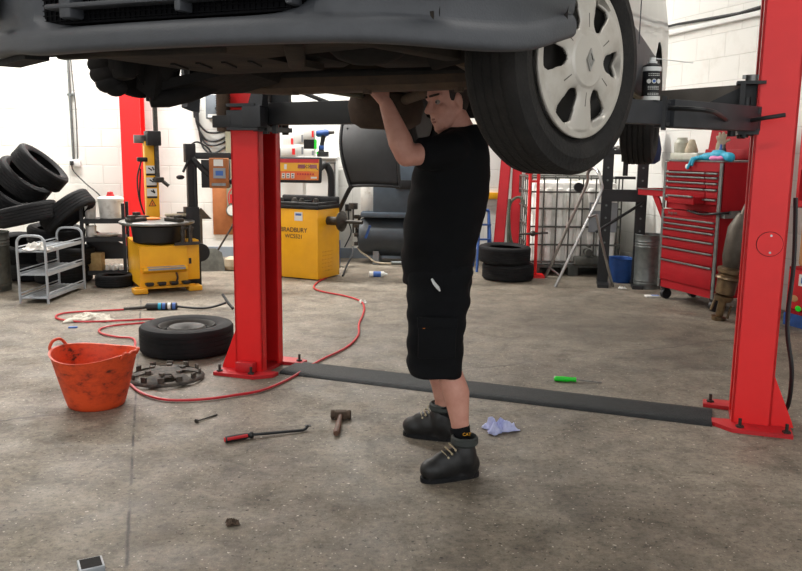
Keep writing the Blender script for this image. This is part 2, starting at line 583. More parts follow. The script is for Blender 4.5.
# ---------------------------------------------------------------- two post lift
LA = rad(-19.5)
def lift_post(loc, side, label):
    """side +1: the channel opens to local +x"""
    t = thing('lift_post', label, 'vehicle lift', loc, LA)
    W, D, H = 0.20, 0.29, 2.75
    b = B()
    s = side
    b.box((0, -D / 2 + 0.006, H / 2), (W, 0.012, H))
    b.box((0, D / 2 - 0.006, H / 2), (W, 0.012, H))
    b.box((-s * (W / 2 - 0.006), 0, H / 2), (0.012, D, H))
    for y in (-1, 1):
        b.box((s * (W / 2 - 0.006), y * (D / 2 - 0.03), H / 2), (0.012, 0.06, H))
    b.box((0, 0, H - 0.005), (W, D, 0.01))
    obj('upright', b, 'red', t)
    b = B()
    b.box((-s * 0.045, 0.0, H / 2 - 0.1), (0.03, 0.16, H - 0.3))
    obj('lifting_chain_cover', b, 'dark_steel', t)
    # base plate with cut corner, gussets and bolts
    b = B()
    poly = [(-s * 0.20, -0.27), (s * 0.10, -0.27), (s * 0.20, -0.18), (s * 0.20, -0.11), (s * 0.10, -0.10), (s * 0.10, 0.14), (s * 0.24, 0.15), (s * 0.24, 0.24), (s * 0.16, 0.27), (-s * 0.20, 0.27)]
    if s < 0:
        poly = poly[::-1]
    b.prism(poly, 0.022)
    obj('base_plate', b, 'red_worn', t)
    for y in (-0.125, 0.125):
        b = B()
        a = [(-s * 0.10, 0.02), (-s * 0.215, 0.02), (-s * 0.205, 0.05), (-s * 0.10, 0.30)]
        mt = Matrix.Translation((0, y + 0.006, 0)) @ Matrix.Rotation(PI / 2, 4, 'X')
        b.prism(a, 0.012, mt)
        obj('gusset', b, 'red', t)
    b = B()
    b.box((-s * 0.0, -0.185, 0.055), (0.13, 0.06, 0.066), bev=0.006)
    if s > 0:
        obj('foot_stop', b, 'red_worn', t)
    else:
        b.bm.free()
    for p in ((-s * 0.17, -0.235), (s * 0.06, -0.225), (s * 0.20, 0.20), (-s * 0.17, 0.235)):
        b = B()
        b.cyl((p[0], p[1], 0.02), (p[0], p[1], 0.032), 0.022, n=6)
        b.cyl((p[0], p[1], 0.03), (p[0], p[1], 0.07), 0.009, n=10)
        obj('anchor_bolt', b, 'dark_steel', t)
    return t

lp = lift_post((-0.962, 5.34, 0), 1, 'red lift post beside the wheel lying on the floor, near the yellow balancer')
rp = lift_post((1.976, 4.36, 0), -1, 'tall red lift post in front of the red tool chest')
# round cover with two screws on the right post
b = B()
b.mat('under_dark').cyl((0, 0.002, 0), (0, 0.004, 0), 0.066, n=48)
b.mat('red').cyl((0, -0.003, 0), (0, 0.004, 0), 0.0635, n=48)
b.mat('chrome').cyl((0.004, 0, 0.045), (0.004, -0.004, 0.045), 0.006, n=10).cyl((0.004, 0, -0.045), (0.004, -0.004, -0.045), 0.006, n=10)
obj('round_cover', b, 'red', rp, loc=(0.018, -0.149, 1.014))
b = B()
b.tube([(0.15, 0.10, 1.25), (0.17, 0.10, 0.9), (0.16, 0.05, 0.55), (0.2, 0.02, 0.3), (0.2, 0.06, 0.08), (0.15, 0.10, 0.03)], 0.012)
obj('hydraulic_hose', b, 'black', rp)

def carriage(t, s, zc):
    b = B()
    b.box((s * 0.03, 0, zc + 0.04), (0.10, 0.20, 0.34), bev=0.006)
    b.box((s * 0.13, 0, zc - 0.02), (0.10, 0.34, 0.03))
    b.box((s * 0.13, 0, zc - 0.125), (0.10, 0.34, 0.03))
    b.box((s * 0.10, -0.15, zc - 0.07), (0.03, 0.03, 0.13))
    b.box((s * 0.10, 0.15, zc - 0.07), (0.03, 0.03, 0.13))
    for y in (-0.13, 0.13):
        b.cyl((s * 0.15, y, zc - 0.155), (s * 0.15, y, zc + 0.05), 0.022, n=14)
    return obj('carriage', b, 'black', t)

def world_to_local(t, p):
    mt = Matrix.Translation(t.location) @ t.rotation_euler.to_matrix().to_4x4()
    return mt.inverted() @ Vector(p)

def box_between(b, p0, p1, w, h, bev=0.004):
    p0, p1 = Vector(p0), Vector(p1)
    d = p1 - p0
    a = math.atan2(d.y, d.x)
    b.box((p0 + p1) / 2, (Vector((d.x, d.y, 0)).length, w, h), rz=a, bev=bev)
    return a

# right post carriage and arms (the tubular arms reach under the sills)
ZA = 1.662
carriage(rp, -1, ZA + 0.06)
b = B()
p0 = world_to_local(rp, (1.835, 4.30, ZA))
p1 = world_to_local(rp, (1.211, 3.8, 1.65))
p1.z = ZA
p2 = world_to_local(rp, (0.848, 3.56, 1.636))
p2.z = ZA
box_between(b, p0, p1, 0.11, 0.125)
ra = obj('lifting_arm', b, 'arm_grey', rp)
b = B()
box_between(b, p1 + (p0 - p1) * 0.2, p2, 0.085, 0.105)
obj('arm_extension', b, 'arm_grey', ra)
b = B()
b.cyl(p2 + Vector((0.03, 0, -0.07)), p2 + Vector((0.03, 0, 0.085)), 0.05, n=24)
b.cyl(p2 + Vector((0.03, 0, 0.085)), p2 + Vector((0.03, 0, 0.12)), 0.062, n=24)
obj('arm_pad', b, 'rubber', ra)
b = B()
q = p1 + Vector((0.0, 0, 0))
b.box(q, (0.02, 0.13, 0.15), rz=0)
for zz in (-0.05, 0.05):
    b.cyl(q + Vector((0.02, -0.07, zz)), q + Vector((0.02, -0.055, zz)), 0.009, n=8)
obj('arm_collar', b, 'black', ra)
b = B()
b.tube([p1 + Vector((0.02, -0.075, 0.02)), p1 + Vector((0.2, -0.085, 0.005)), p0 + Vector((-0.1, -0.14, -0.02)), p0 + Vector((0.05, -0.17, 0.0)), p0 + Vector((0.14, -0.165, 0.015))], 0.011)
obj('arm_cable', b, 'black', rp)
b = B()                                           # triangular web on top of the arm
mt = Matrix.Translation(p0 + Vector((0.03, 0.02, 0.055))) @ Matrix.Rotation(PI, 4, 'Z') @ Matrix.Rotation(PI / 2, 4, 'X')
b.prism([(0, 0), (0.32, 0), (0.08, 0.12), (0, 0.12)], 0.014, mt)
b.box(p0 + Vector((-0.02, 0, 0.185)), (0.14, 0.12, 0.016))
b.box(p0 + Vector((-0.06, -0.05, 0.06)), (0.025, 0.03, 0.26))
b.cyl(p0 + Vector((-0.10, -0.06, -0.09)), p0 + Vector((-0.10, -0.06, -0.06)), 0.02, n=10)
obj('arm_bracket', b, 'black', rp)
b = B()
b.cyl(p0 + Vector((-0.02, -0.02, 0.19)), p0 + Vector((-0.02, -0.02, 0.225)), 0.03, n=14)
b.box(p0 + Vector((-0.02, -0.02, 0.215)), (0.09, 0.02, 0.02))
obj('arm_lock_gear', b, 'steel', rp)
b = B()                                           # rear arm swung towards the back of the car
r0 = world_to_local(rp, (1.86, 4.52, ZA + 0.1))
r1 = world_to_local(rp, (1.36, 5.35, ZA + 0.12))
box_between(b, r0, r1, 0.13, 0.16)
ra2 = obj('lifting_arm', b, 'arm_dust', rp)
b = B()
b.cyl(r1 + Vector((0, 0, -0.1)), r1 + Vector((0, 0, 0.09)), 0.05, n=20)
obj('arm_pad', b, 'rubber', ra2)

# left post carriage and arms
carriage(lp, 1, ZA + 0.07)
ZL = 1.70
b = B()
l0 = Vector((0.12, -0.11, ZL))
l1 = world_to_local(lp, (-0.179, 4.75, 1.695))
l1.z = ZL
box_between(b, l0, l1, 0.10, 0.135)
la = obj('lifting_arm', b, 'black', lp)
b = B()
b.cyl(l1 + Vector((-0.06, 0, 0.05)), l1 + Vector((-0.06, 0, 0.12)), 0.05, n=20)
obj('arm_pad', b, 'rubber', la)
b = B()                                           # stay bar above the arm
b.bar([l0 + Vector((0.14, -0.03, 0.16)), l0 + Vector((0.22, -0.03, 0.155)), l0 + (l1 - l0) * 0.62 + Vector((0, 0, 0.06))], 0.013, 8)
b.box(l0 + Vector((0.10, -0.03, 0.03)), (0.03, 0.03, 0.30))
b.box(l0 + Vector((0.035, -0.03, 0.03)), (0.03, 0.03, 0.30))
b.box(l0 + Vector((0.16, -0.03, 0.06)), (0.09, 0.04, 0.20))
obj('arm_bracket', b, 'black', lp)
b = B()                                           # short front arm folded across the front of the post
b.box((0.125, -0.225, ZL - 0.02), (0.13, 0.10, 0.13), bev=0.004)
b.box((0.01, -0.225, ZL - 0.035), (0.13, 0.085, 0.11), bev=0.004)
b.box((0.05, -0.225, ZL + 0.05), (0.20, 0.10, 0.02))
b.box((0.06, -0.225, ZL - 0.095), (0.22, 0.10, 0.016))
b.hull([(x_ + 0.06, y_, z_) for x_, y_, z_ in ((0.04, -0.27, ZL + 0.045), (0.14, -0.27, ZL + 0.045), (0.04, -0.19, ZL + 0.045), (0.14, -0.19, ZL + 0.045), (0.06, -0.25, ZL + 0.14), (0.14, -0.25, ZL + 0.15), (0.06, -0.19, ZL + 0.14), (0.14, -0.19, ZL + 0.15))])
fa = obj('lifting_arm', b, 'arm_grey', lp)
b = B()
b.box((-0.09, -0.225, ZL - 0.05), (0.13, 0.09, 0.075), bev=0.004)
obj('arm_extension', b, 'black', fa)
b = B()
b.cyl((-0.10, -0.225, ZL - 0.11), (-0.10, -0.225, ZL + 0.14), 0.042, n=20)
for k in range(9):
    b.cyl((-0.10, -0.225, ZL - 0.0 + k * 0.015), (-0.10, -0.225, ZL + 0.006 + k * 0.015), 0.046, n=20)
obj('arm_pad_screw', b, 'rusty', fa)

# chequered cover plate across the floor between the posts
b = B()
A0, A1 = Vector((*(-0.81, 5.195), 0)), Vector((*(1.718, 4.226), 0))
A2, A3 = Vector((*(1.854, 4.582), 0)), Vector((*(-0.613, 5.542), 0))
u = (A1 - A0).normalized()
v = Vector((-u.y, u.x, 0))
Lp = (A1 - A0).length
prof = [(0, 0), (0.02, 0.016), (0.07, 0.02), (0.24, 0.02), (0.29, 0.016), (0.31, 0)]
rows = []
for k in range(2):
    rows.append([A0 + u * (Lp * k) + v * w + Vector((0, 0, z + 0.001)) for w, z in prof])
V = b.grid(rows)
for r in V:
    b._f(r if r is V[0] else r[::-1])
tag(obj('floor_cover_plate', b, 'plate'), 'long dark grey steel cover plate on the floor between the two red lift posts', 'cover plate')

# ---------------------------------------------------------------- tyres
def tyre_mesh(R, ri, w, grooves=4, n=72, gd=0.006):
    """closed tyre section revolved about local z, centred on the origin"""
    b = B()
    h = w / 2
    tread = []
    gw = w * 0.022
    tw = h * 0.78
    tread.append((R - 0.012, -tw - 0.01))
    tread.append((R, -tw + 0.008))
    for g in range(grooves):
        z = -tw + (g + 1) * (2 * tw) / (grooves + 1)
        tread += [(R, z - gw), (R - gd, z - gw * 0.7), (R - gd, z + gw * 0.7), (R, z + gw)]
    tread.append((R, tw - 0.008))
    tread.append((R - 0.012, tw + 0.01))
    side = [(R - 0.03, h * 0.93), (R - (R - ri) * 0.45, h), (ri + (R - ri) * 0.2, h * 0.9), (ri + 0.006, h * 0.78), (ri, h * 0.7)]
    inner = [(ri + 0.012, h * 0.62), (ri + (R - ri) * 0.5, h * 0.9), (R - 0.02, h * 0.72), (R - 0.016, 0)]
    prof = [(r, -z) for r, z in inner[:-1]][::-1]
    prof = [(R - 0.016, 0)] + [(r, -z) for r, z in inner[::-1][1:]] + [(r, -z) for r, z in side[::-1]] + tread + side + inner
    b.lathe(prof, n)
    return b

# ---------------------------------------------------------------- the car on the lift
CA = rad(-21.5)
car = thing('car', 'grey and silver small van raised on the lift, seen from the front and below', 'car', (-0.238, 2.58, 0), CA)
HZ = 1.723
b = B()                                            # bumper skin: plan outline x vertical profile
half = [(0.0, -0.80), (0.12, -0.798), (0.25, -0.79), (0.36, -0.775), (0.44, -0.757), (0.52, -0.73), (0.60, -0.69), (0.67, -0.64), (0.73, -0.575), (0.775, -0.50), (0.805, -0.42), (0.825, -0.33)]
out = [(-x * (1.0 + 0.03 * max(0, min(1, (x - 0.5) / 0.2))), y - 0.02 * max(0, min(1, (x - 0.5) / 0.2))) for x, y in half[::-1]] + half[1:]
def nrm(i):
    a = Vector(out[max(i - 1, 0)])
    c = Vector(out[min(i + 1, len(out) - 1)])
    d = (c - a).normalized()
    return Vector((d.y, -d.x))
prof_lip = [(0.12, 1.715), (0.05, 1.698), (0.015, 1.694), (0.002, 1.702), (0.0, 1.713), (0.0, 1.73), (0.006, 1.745), (0.018, 1.755)]
cen_up = [(0.05, 1.761), (0.14, 1.763), (0.15, 1.765), (0.15, 1.92), (0.05, 1.925), (0.01, 1.94), (0.01, 2.0), (0.03, 2.10), (0.07, 2.17)]
cor_up = [(0.014, 1.78), (0.008, 1.80), (0.004, 1.83), (0.0, 1.87), (0.0, 1.90), (0.003, 1.94), (0.01, 2.0), (0.03, 2.10), (0.07, 2.17)]
rows = []
for i, (x, y) in enumerate(out):
    n = nrm(i)
    t = max(0.0, min(1.0, (abs(x + 0.03) - 0.30) / 0.10))
    t = t * t * (3 - 2 * t)
    row = []
    lift = 0.02 * max(0, -x / 0.8) ** 1.0 if x < 0 else 0.0
    for ins, z in prof_lip:
        row.append((x - n.x * ins, y - n.y * ins, z - 0.012 * max(0, 1 - abs(x - 0.68) / 0.2) + (0.012 if x < -0.5 else 0.0) + 0.05 * max(0, (abs(x) - 0.76) / 0.065) ** 1.5))
    for (i0, z0), (i1, z1) in zip(cen_up, cor_up):
        ins, z = i0 * (1 - t) + i1 * t, z0 * (1 - t) + z1 * t
        row.append((x - n.x * ins, y - n.y * ins, z + max(0, 1.80 - z) * 0.6 * max(0, (abs(x) - 0.76) / 0.065)))
    rows.append(row)
# denser along the outline for a smooth bend
b.grid(rows)
bump = obj('bumper', b, 'bumper', car, angle=50)
sd = bump.modifiers.new('s', 'SUBSURF')
sd.levels = sd.render_levels = 2
b = B()                                            # dark mesh behind the lower opening
b.box((0, -0.715, 1.86), (0.82, 0.02, 0.18))
for k in range(55):
    b.box((-0.40 + k * 0.0148, -0.727, 1.86), (0.0022, 0.006, 0.17))
for k in range(14):
    b.box((0, -0.727, 1.778 + k * 0.0125), (0.82, 0.006, 0.0022))
obj('grille_mesh', b, 'trim_dark', car)
for z in (1.803, 1.848):
    b = B()
    b.box((0, -0.755, z), (0.72, 0.045, 0.012), bev=0.005)
    obj('grille_slat', b, 'bumper', car)
for x in (-0.30, 0.02, 0.30):
    b = B()
    b.box((x, -0.75, 1.85), (0.035 if x < 0 else 0.018, 0.05, 0.15), bev=0.006)
    obj('grille_rib', b, 'bumper', car)
for x, y, rz in ((0.60, -0.705, 38), (-0.60, -0.705, -38)):
    b = B()                                        # round fog lamp blank
    b.mat('bumper').lathe([(0.075, 0.0), (0.075, 0.012), (0.066, 0.014), (0.062, 0.002), (0.03, 0.0), (0.0, 0.0)], 40)
    obj('fog_lamp_blank', b, 'bumper', car, loc=(x, y, 1.866), rot=(PI / 2, 0, rad(rz)))

# body shell: sills, sides, arches, bonnet, roof
def arch(y, y0, R=0.385):
    d = abs(y - y0)
    return HZ + math.sqrt(R * R - d * d) if d < R else 0
ys = [-0.44, -0.38, -0.36, -0.33, -0.28, -0.2, -0.1, 0, 0.1, 0.2, 0.28, 0.33, 0.36, 0.38, 0.42, 0.6, 1.0, 1.4, 1.8, 2.2, 2.26, 2.28, 2.31, 2.36, 2.45, 2.55, 2.65, 2.75, 2.85, 2.94, 2.99, 3.02, 3.05, 3.2, 3.28]
def ztop(y):
    K = [(-0.75, 2.17), (-0.5, 2.33), (0.25, 2.47), (0.4, 2.52), (1.15, 3.08), (1.5, 3.18), (2.4, 3.2), (3.1, 3.16), (3.3, 3.0)]
    for (a, za), (c, zc) in zip(K, K[1:]):
        if y <= c:
            return za + (zc - za) * (y - a) / (c - a)
    return K[-1][1]
b = B()
rows = []
for y in ys:
    zb = max(1.80 if y > -0.3 else 1.98, arch(y, 0), arch(y, 2.65))
    zt = ztop(y)
    hw = 0.79 + 0.02 * max(0, 1 - abs(y) / 0.6)
    belt = min(2.45, zt - 0.06)
    r = [(0, zt), (hw - 0.25, zt - 0.012), (hw - 0.13 if zt > 2.6 else hw - 0.08, zt - 0.05), (hw - 0.03, belt), (hw, 2.25 if zt > 2.3 else zt - 0.1), (hw + 0.005, max(2.05, zb + 0.02)), (hw, zb)]
    full = [(x, y, z) for x, z in r[::-1]] + [(-x, y, z) for x, z in r[1:]]
    rows.append(full)
V = b.grid(rows)
b._f(V[-1])
obj('body_shell', b, 'silver_paint', car, angle=50)
for s in (-1, 1):
    b = B()                                        # plastic cladding along the sill
    rows = []
    for k in range(9):
        y = 0.40 + k * (1.86 / 8)
        rows.append([(s * 0.70, y, 1.775), (s * 0.77, y, 1.775), (s * 0.79, y, 1.80), (s * 0.80, y, 1.86), (s * 0.805, y, 1.965), (s * 0.80, y, 1.985), (s * 0.78, y, 1.985)])
    V = b.grid(rows)
    obj('sill_cladding', b, 'bumper', car, angle=40)
    b = B()
    b.box((s * 0.73, 1.33, 1.79), (0.03, 1.86, 0.05))
    obj('sill_flange', b, 'beige', car)
    b = B()                                        # bulging black wheel arch lip
    rows = []
    for k in range(21):
        a = rad(-12) + k * (PI + rad(24)) / 20
        rows.append([(s * 0.815, 0.40 * math.cos(a), HZ + 0.40 * math.sin(a)), (s * 0.85, 0.41 * math.cos(a), HZ + 0.41 * math.sin(a)), (s * 0.845, 0.47 * math.cos(a), HZ + 0.47 * math.sin(a)), (s * 0.82, 0.49 * math.cos(a), HZ + 0.49 * math.sin(a))])
    rows = rows[:14] if s < 0 else rows[:14]
    b.grid(rows)
    obj('wheel_arch_trim', b, 'bumper', car, angle=50)
    b = B()                                        # arch liner
    rows = []
    for k in range(17):
        a = rad(5) + k * rad(172) / 16
        rows.append([(s * 0.50, 0.375 * math.cos(a), HZ + 0.375 * math.sin(a)), (s * 0.81, 0.375 * math.cos(a), HZ + 0.375 * math.sin(a))])
    b.grid(rows)
    obj('arch_liner', b, 'under_dark', car)
    b = B()
    b.hull([(s * 0.835, 0.95, 2.35), (s * 0.835, 1.10, 2.35), (s * 0.98, 0.98, 2.36), (s * 0.98, 1.08, 2.36), (s * 0.835, 0.95, 2.47), (s * 0.98, 0.98, 2.50), (s * 0.98, 1.08, 2.50), (s * 0.835, 1.08, 2.47)])
    obj('door_mirror', b, 'bumper', car)
    b = B()
    b.hull([(s * 0.80, 0.72, 2.52), (s * 0.80, 2.3, 2.52), (s * 0.74, 1.2, 3.0), (s * 0.74, 2.3, 3.02), (s * 0.79, 0.72, 2.52), (s * 0.79, 2.3, 2.52), (s * 0.73, 1.2, 3.0), (s * 0.73, 2.3, 3.02)])
    obj('side_window', b, 'glass_dark', car)
    b = B()
    b.box((s * 0.832, 1.05, 2.2), (0.004, 0.008, 0.6))
    b.box((s * 0.834, 1.12, 2.36), (0.02, 0.16, 0.03))
    obj('door_handle', b, 'bumper', car)
b = B()
b.hull([(-0.62, 0.48, 2.575), (0.62, 0.48, 2.575), (-0.56, 1.10, 3.045), (0.56, 1.10, 3.045), (-0.62, 0.47, 2.565), (0.62, 0.47, 2.565), (-0.56, 1.11, 3.06), (0.56, 1.11, 3.06)])
obj('windscreen', b, 'glass_dark', car)
for s in (-1, 1):
    b = B()
    b.hull([(s * 0.45, -0.735, 2.17), (s * 0.76, -0.56, 2.17), (s * 0.50, -0.66, 2.36), (s * 0.79, -0.42, 2.36), (s * 0.45, -0.6, 2.17), (s * 0.7, -0.4, 2.17), (s * 0.5, -0.5, 2.34), (s * 0.7, -0.3, 2.34)])
    obj('headlamp', b, 'clear', car)
b = B()                                            # bonnet nose between the lamps
b.hull([(-0.5, -0.74, 2.15), (0.5, -0.74, 2.15), (-0.5, -0.62, 2.35), (0.5, -0.62, 2.35), (-0.7, -0.4, 2.15), (0.7, -0.4, 2.15), (-0.7, -0.4, 2.36), (0.7, -0.4, 2.36)])
obj('bonnet_nose', b, 'silver_paint', car)

# underside
b = B()
b.box((0, 1.85, 1.855), (1.48, 2.86, 0.03))
for x in (-0.46, 0.46):
    b.box((x, 1.8, 1.82), (0.09, 2.7, 0.05), bev=0.01)
for y in (0.9, 1.5, 2.2, 2.9):
    b.box((0, y, 1.828), (1.4, 0.07, 0.03), bev=0.008)
for k in range(5):
    b.box((-0.2 + k * 0.1, 2.5, 1.832), (0.03, 0.5, 0.02), bev=0.006)
obj('floor_pan', b, 'under', car)
b = B()                                            # dusty tray under the radiator, slotted
b.mat('under').hull([(-0.44, -0.70, 1.715), (0.02, -0.70, 1.712), (-0.38, -0.02, 1.715), (0.02, -0.06, 1.715), (-0.44, -0.70, 1.73), (0.02, -0.70, 1.73), (-0.38, -0.02, 1.735), (0.02, -0.06, 1.735)])
b.box((-0.2, -0.64, 1.708), (0.5, 0.03, 0.02), bev=0.005)
b.mat('under_dark')
for k in range(4):
    b.box((-0.33 + k * 0.085, -0.30, 1.712), (0.012, 0.14, 0.006), rz=rad(20))
obj('undertray', b, 'under', car)
b = B()
b.box((0.30, -0.55, 1.735), (0.58, 0.26, 0.02), rot=Euler((0, rad(-3), 0)).to_matrix())
b.box((0.12, -0.42, 1.728), (0.05, 0.5, 0.05), rz=rad(28), bev=0.012)
b.box((0.42, -0.40, 1.74), (0.06, 0.45, 0.05), rz=rad(-14), bev=0.012)
obj('radiator_support', b, 'under', car)
b = B()
b.box((0, -0.66, 1.78), (1.2, 0.02, 0.14))
b.box((-0.60, -0.62, 1.705), (0.26, 0.06, 0.02), rz=rad(-28))
obj('air_deflector', b, 'under_dark', car)
b = B()                                            # engine and gearbox masses over the gap
b.box((0, -0.1, 2.05), (1.0, 0.7, 0.2))
b.box((-0.13, -0.05, 1.86), (0.34, 0.36, 0.24), bev=0.03)
b.box((0.25, -0.02, 1.84), (0.26, 0.30, 0.22), bev=0.05)
b.cyl((0.36, -0.02, 1.80), (0.50, -0.02, 1.80), 0.09, 0.06, 20)
b.sph((0.22, -0.18, 1.78), (0.13, 0.10, 0.07))
obj('engine', b, 'under_dark', car)
b = B()                                            # front subframe crossmember
pts = [(-0.62, 0.44, 1.70), (-0.45, 0.46, 1.69), (-0.2, 0.46, 1.694), (0.15, 0.46, 1.696), (0.35, 0.45, 1.70), (0.56, 0.42, 1.715)]
rows = []
for x, y, z in pts:
    rows.append([(x, y - 0.07, z + 0.012), (x, y - 0.05, z - 0.004), (x, y + 0.05, z - 0.004), (x, y + 0.07, z + 0.012), (x, y + 0.06, z + 0.05), (x, y - 0.06, z + 0.05)])
V = b.grid(rows, closed=True)
b._f(V[0])
b._f(V[-1])
for x in (-0.35, -0.05, 0.3):
    b.cyl((x, 0.42, 1.68), (x, 0.42, 1.70), 0.018, n=8)
obj('subframe', b, 'rusty', car, angle=40)
for s in (-1, 1):
    b = B()
    b.hull([(s * 0.38, 0.36, 1.72), (s * 0.38, 0.10, 1.74), (s * 0.36, 0.36, 1.76), (s * 0.36, 0.10, 1.77), (s * 0.66, 0.05, 1.655), (s * 0.66, -0.05, 1.655), (s * 0.66, 0.05, 1.69), (s * 0.66, -0.05, 1.69), (s * 0.5, 0.3, 1.68), (s * 0.5, 0.28, 1.72)])
    b.cyl((s * 0.66, 0, 1.635), (s * 0.66, 0, 1.71), 0.03, n=14)
    obj('control_arm', b, 'under_dark' if s < 0 else 'rusty', car)
    b = B()
    b.loft([((s * 0.36, 0, 1.79), 0.05), ((s * 0.42, 0, 1.785), 0.045), ((s * 0.44, 0, 1.784), 0.015), ((s * 0.58, 0, 1.745), 0.015), ((s * 0.60, 0, 1.74), 0.045), ((s * 0.66, 0, 1.73), 0.05)], 16)
    obj('drive_shaft', b, 'under_dark', car)
    b = B()
    b.loft([((s * 0.60, 0.02, 1.76), 0.035), ((s * 0.57, 0.02, 1.98), 0.035), ((s * 0.57, 0.02, 1.99), 0.075), ((s * 0.55, 0.02, 2.2), 0.07)], 16)
    obj('suspension_strut', b, 'under_dark', car)
b = B()
b.tube([(-0.62, 0.14, 1.74), (-0.5, 0.30, 1.745), (-0.3, 0.37, 1.75), (0.3, 0.37, 1.75), (0.5, 0.30, 1.745), (0.62, 0.14, 1.74)], 0.012)
obj('anti_roll_bar', b, 'under_dark', car)
b = B()
b.tube([(0.10, 0.0, 1.80), (0.08, 0.3, 1.79), (0.05, 0.7, 1.79), (0.02, 1.3, 1.79), (-0.35, 1.75, 1.77), (-0.55, 2.0, 1.75)], 0.028, 12)
ex = obj('exhaust_pipe', b, 'rusty', car)
b = B()                                            # brown silencer box hanging behind the hand
b.ellipses([((-0.66, 2.06, 1.60), 0.02, 0.10), ((-0.66, 2.06, 1.605), 0.13, 0.16), ((-0.66, 2.06, 1.64), 0.19, 0.20), ((-0.66, 2.06, 1.73), 0.21, 0.21), ((-0.66, 2.06, 1.79), 0.19, 0.20), ((-0.66, 2.06, 1.80), 0.13, 0.16)], 36, True, 2.6)
for x in (-0.75, -0.57):
    b.cyl((x, 2.06, 1.78), (x, 2.06, 1.85), 0.012)
obj('silencer', b, 'silencer', ex, angle=50)

# steered front wheel with its six spoke trim
b = tyre_mesh(0.31, 0.207, 0.185, 4, 96, 0.0022)
ws = rad(-23.5)
wheel = obj('wheel', b, 'rubber_car', car, loc=(0.705, 0, HZ))
wheel.rotation_euler = (0, 0, 0)
wheel.matrix_local = Matrix.Translation((0.716, 0.0, HZ)) @ Matrix.Rotation(ws, 4, 'Z') @ Matrix.Rotation(PI / 2, 4, 'Y')
b = B()                                            # steel rim behind the trim
b.lathe([(0.0, 0.03), (0.08, 0.03), (0.12, 0.01), (0.165, 0.015), (0.185, 0.05), (0.205, 0.07), (0.209, 0.062), (0.20, -0.07), (0.16, -0.05), (0.0, -0.05)], 64)
obj('rim', b, 'wheel_steel', wheel)
b = B()
NR, NA = 56, 360
R0, R1 = 0.0, 0.209
SP = rad(60)
def hole(r, a):
    """rounded window half way between two spokes: > 0 inside"""
    d = abs((a % SP) - SP / 2)
    if r < 0.088 or r > 0.183:
        return -1.0
    ax = 0.016 + 0.027 * (r - 0.088) / 0.095 - r * d
    ay = min(r - 0.088, 0.183 - r)
    q = 0.022
    if ax < q and ay < q:
        return q - math.hypot(q - ax, q - ay)
    return min(ax, ay)
def height(r, a):
    d = abs(((a + SP / 2) % SP) - SP / 2)           # angle from the spoke's middle
    z = 0.104 - 0.012 * (r / 0.2) ** 2
    if r < 0.073:
        z += 0.004
    if r > 0.19:
        z -= 0.003
    if r < 0.19:                                     # flanks fall towards the windows
        k = min(1.0, max(0.0, (r - 0.072) / 0.045))
        z -= 0.024 * k * k * (3 - 2 * k) * min(1.0, d / (SP / 2)) ** 2.2
    return z
V = []
for i in range(NR + 1):
    r = R0 + (R1 - R0) * i / NR
    V.append([(r, 2 * PI * k / NA, b._v((r * math.cos(2 * PI * k / NA), r * math.sin(2 * PI * k / NA), height(r, 2 * PI * k / NA)))) for k in range(NA)])
for i in range(NR):
    for k in range(NA):
        q = [V[i][k], V[i][(k + 1) % NA], V[i + 1][(k + 1) % NA], V[i + 1][k]]
        rm = (q[0][0] + q[2][0]) / 2
        am = q[0][1] + PI / NA
        if hole(rm, am) > 0:
            continue
        d = abs(((am + SP / 2) % SP) - SP / 2)
        b.mat('trim_groove' if (rm * d < 0.0014 and 0.084 < rm < 0.122) else 'trim_silver')
        if i == 0:
            b._f([q[0][2], q[2][2], q[3][2]])
        else:
            b._f([x[2] for x in q])
bmesh.ops.remove_doubles(b.bm, verts=b.bm.verts[:], dist=1e-5)
for v in [v for v in b.bm.verts if not v.link_faces]:
    b.bm.verts.remove(v)
wt = obj('wheel_trim', b, None, wheel, angle=60)
so = wt.modifiers.new('s', 'SOLIDIFY')
so.thickness = 0.012
so.offset = -1
b = B()                                            # raised diamond badge on the hub
mt = Matrix.Translation((0, 0, 0.108))
def dia(w, h):
    return [(-h, 0), (0, -w), (h, 0), (0, w)]
for sgn in (1, -1):
    b.prism([(-0.030, 0), (0, -sgn * 0.018), (0.006, -sgn * 0.0145), (-0.019, 0)][::sgn], 0.004, mt)
    b.prism([(0.030, 0), (0, sgn * 0.018), (-0.006, sgn * 0.0145), (0.019, 0)][::sgn], 0.004, mt)
b.prism([(-0.017, -0.002), (-0.006, -0.010), (0.017, 0.002), (0.006, 0.010)], 0.003, mt)
obj('badge', b, 'chrome', wheel)
# rear wheels, straight ahead
for s in (-1, 1):
    b = tyre_mesh(0.307, 0.2, 0.185, 4, 64)
    w2 = obj('wheel', b, 'rubber_car', car)
    w2.matrix_local = Matrix.Translation((s * 0.705, 2.66, HZ)) @ Matrix.Rotation(s * PI / 2, 4, 'Y')
    b = B()
    b.lathe([(0, 0.05), (0.07, 0.05), (0.1, 0.03), (0.17, 0.03), (0.2, 0.07), (0.203, 0.06), (0.18, -0.06), (0, -0.06)], 40)
    obj('rim', b, 'wheel_steel', w2)
b = B()
b.box((0, 2.66, 1.74), (1.24, 0.10, 0.10), bev=0.02)
obj('rear_axle', b, 'under_dark', car)
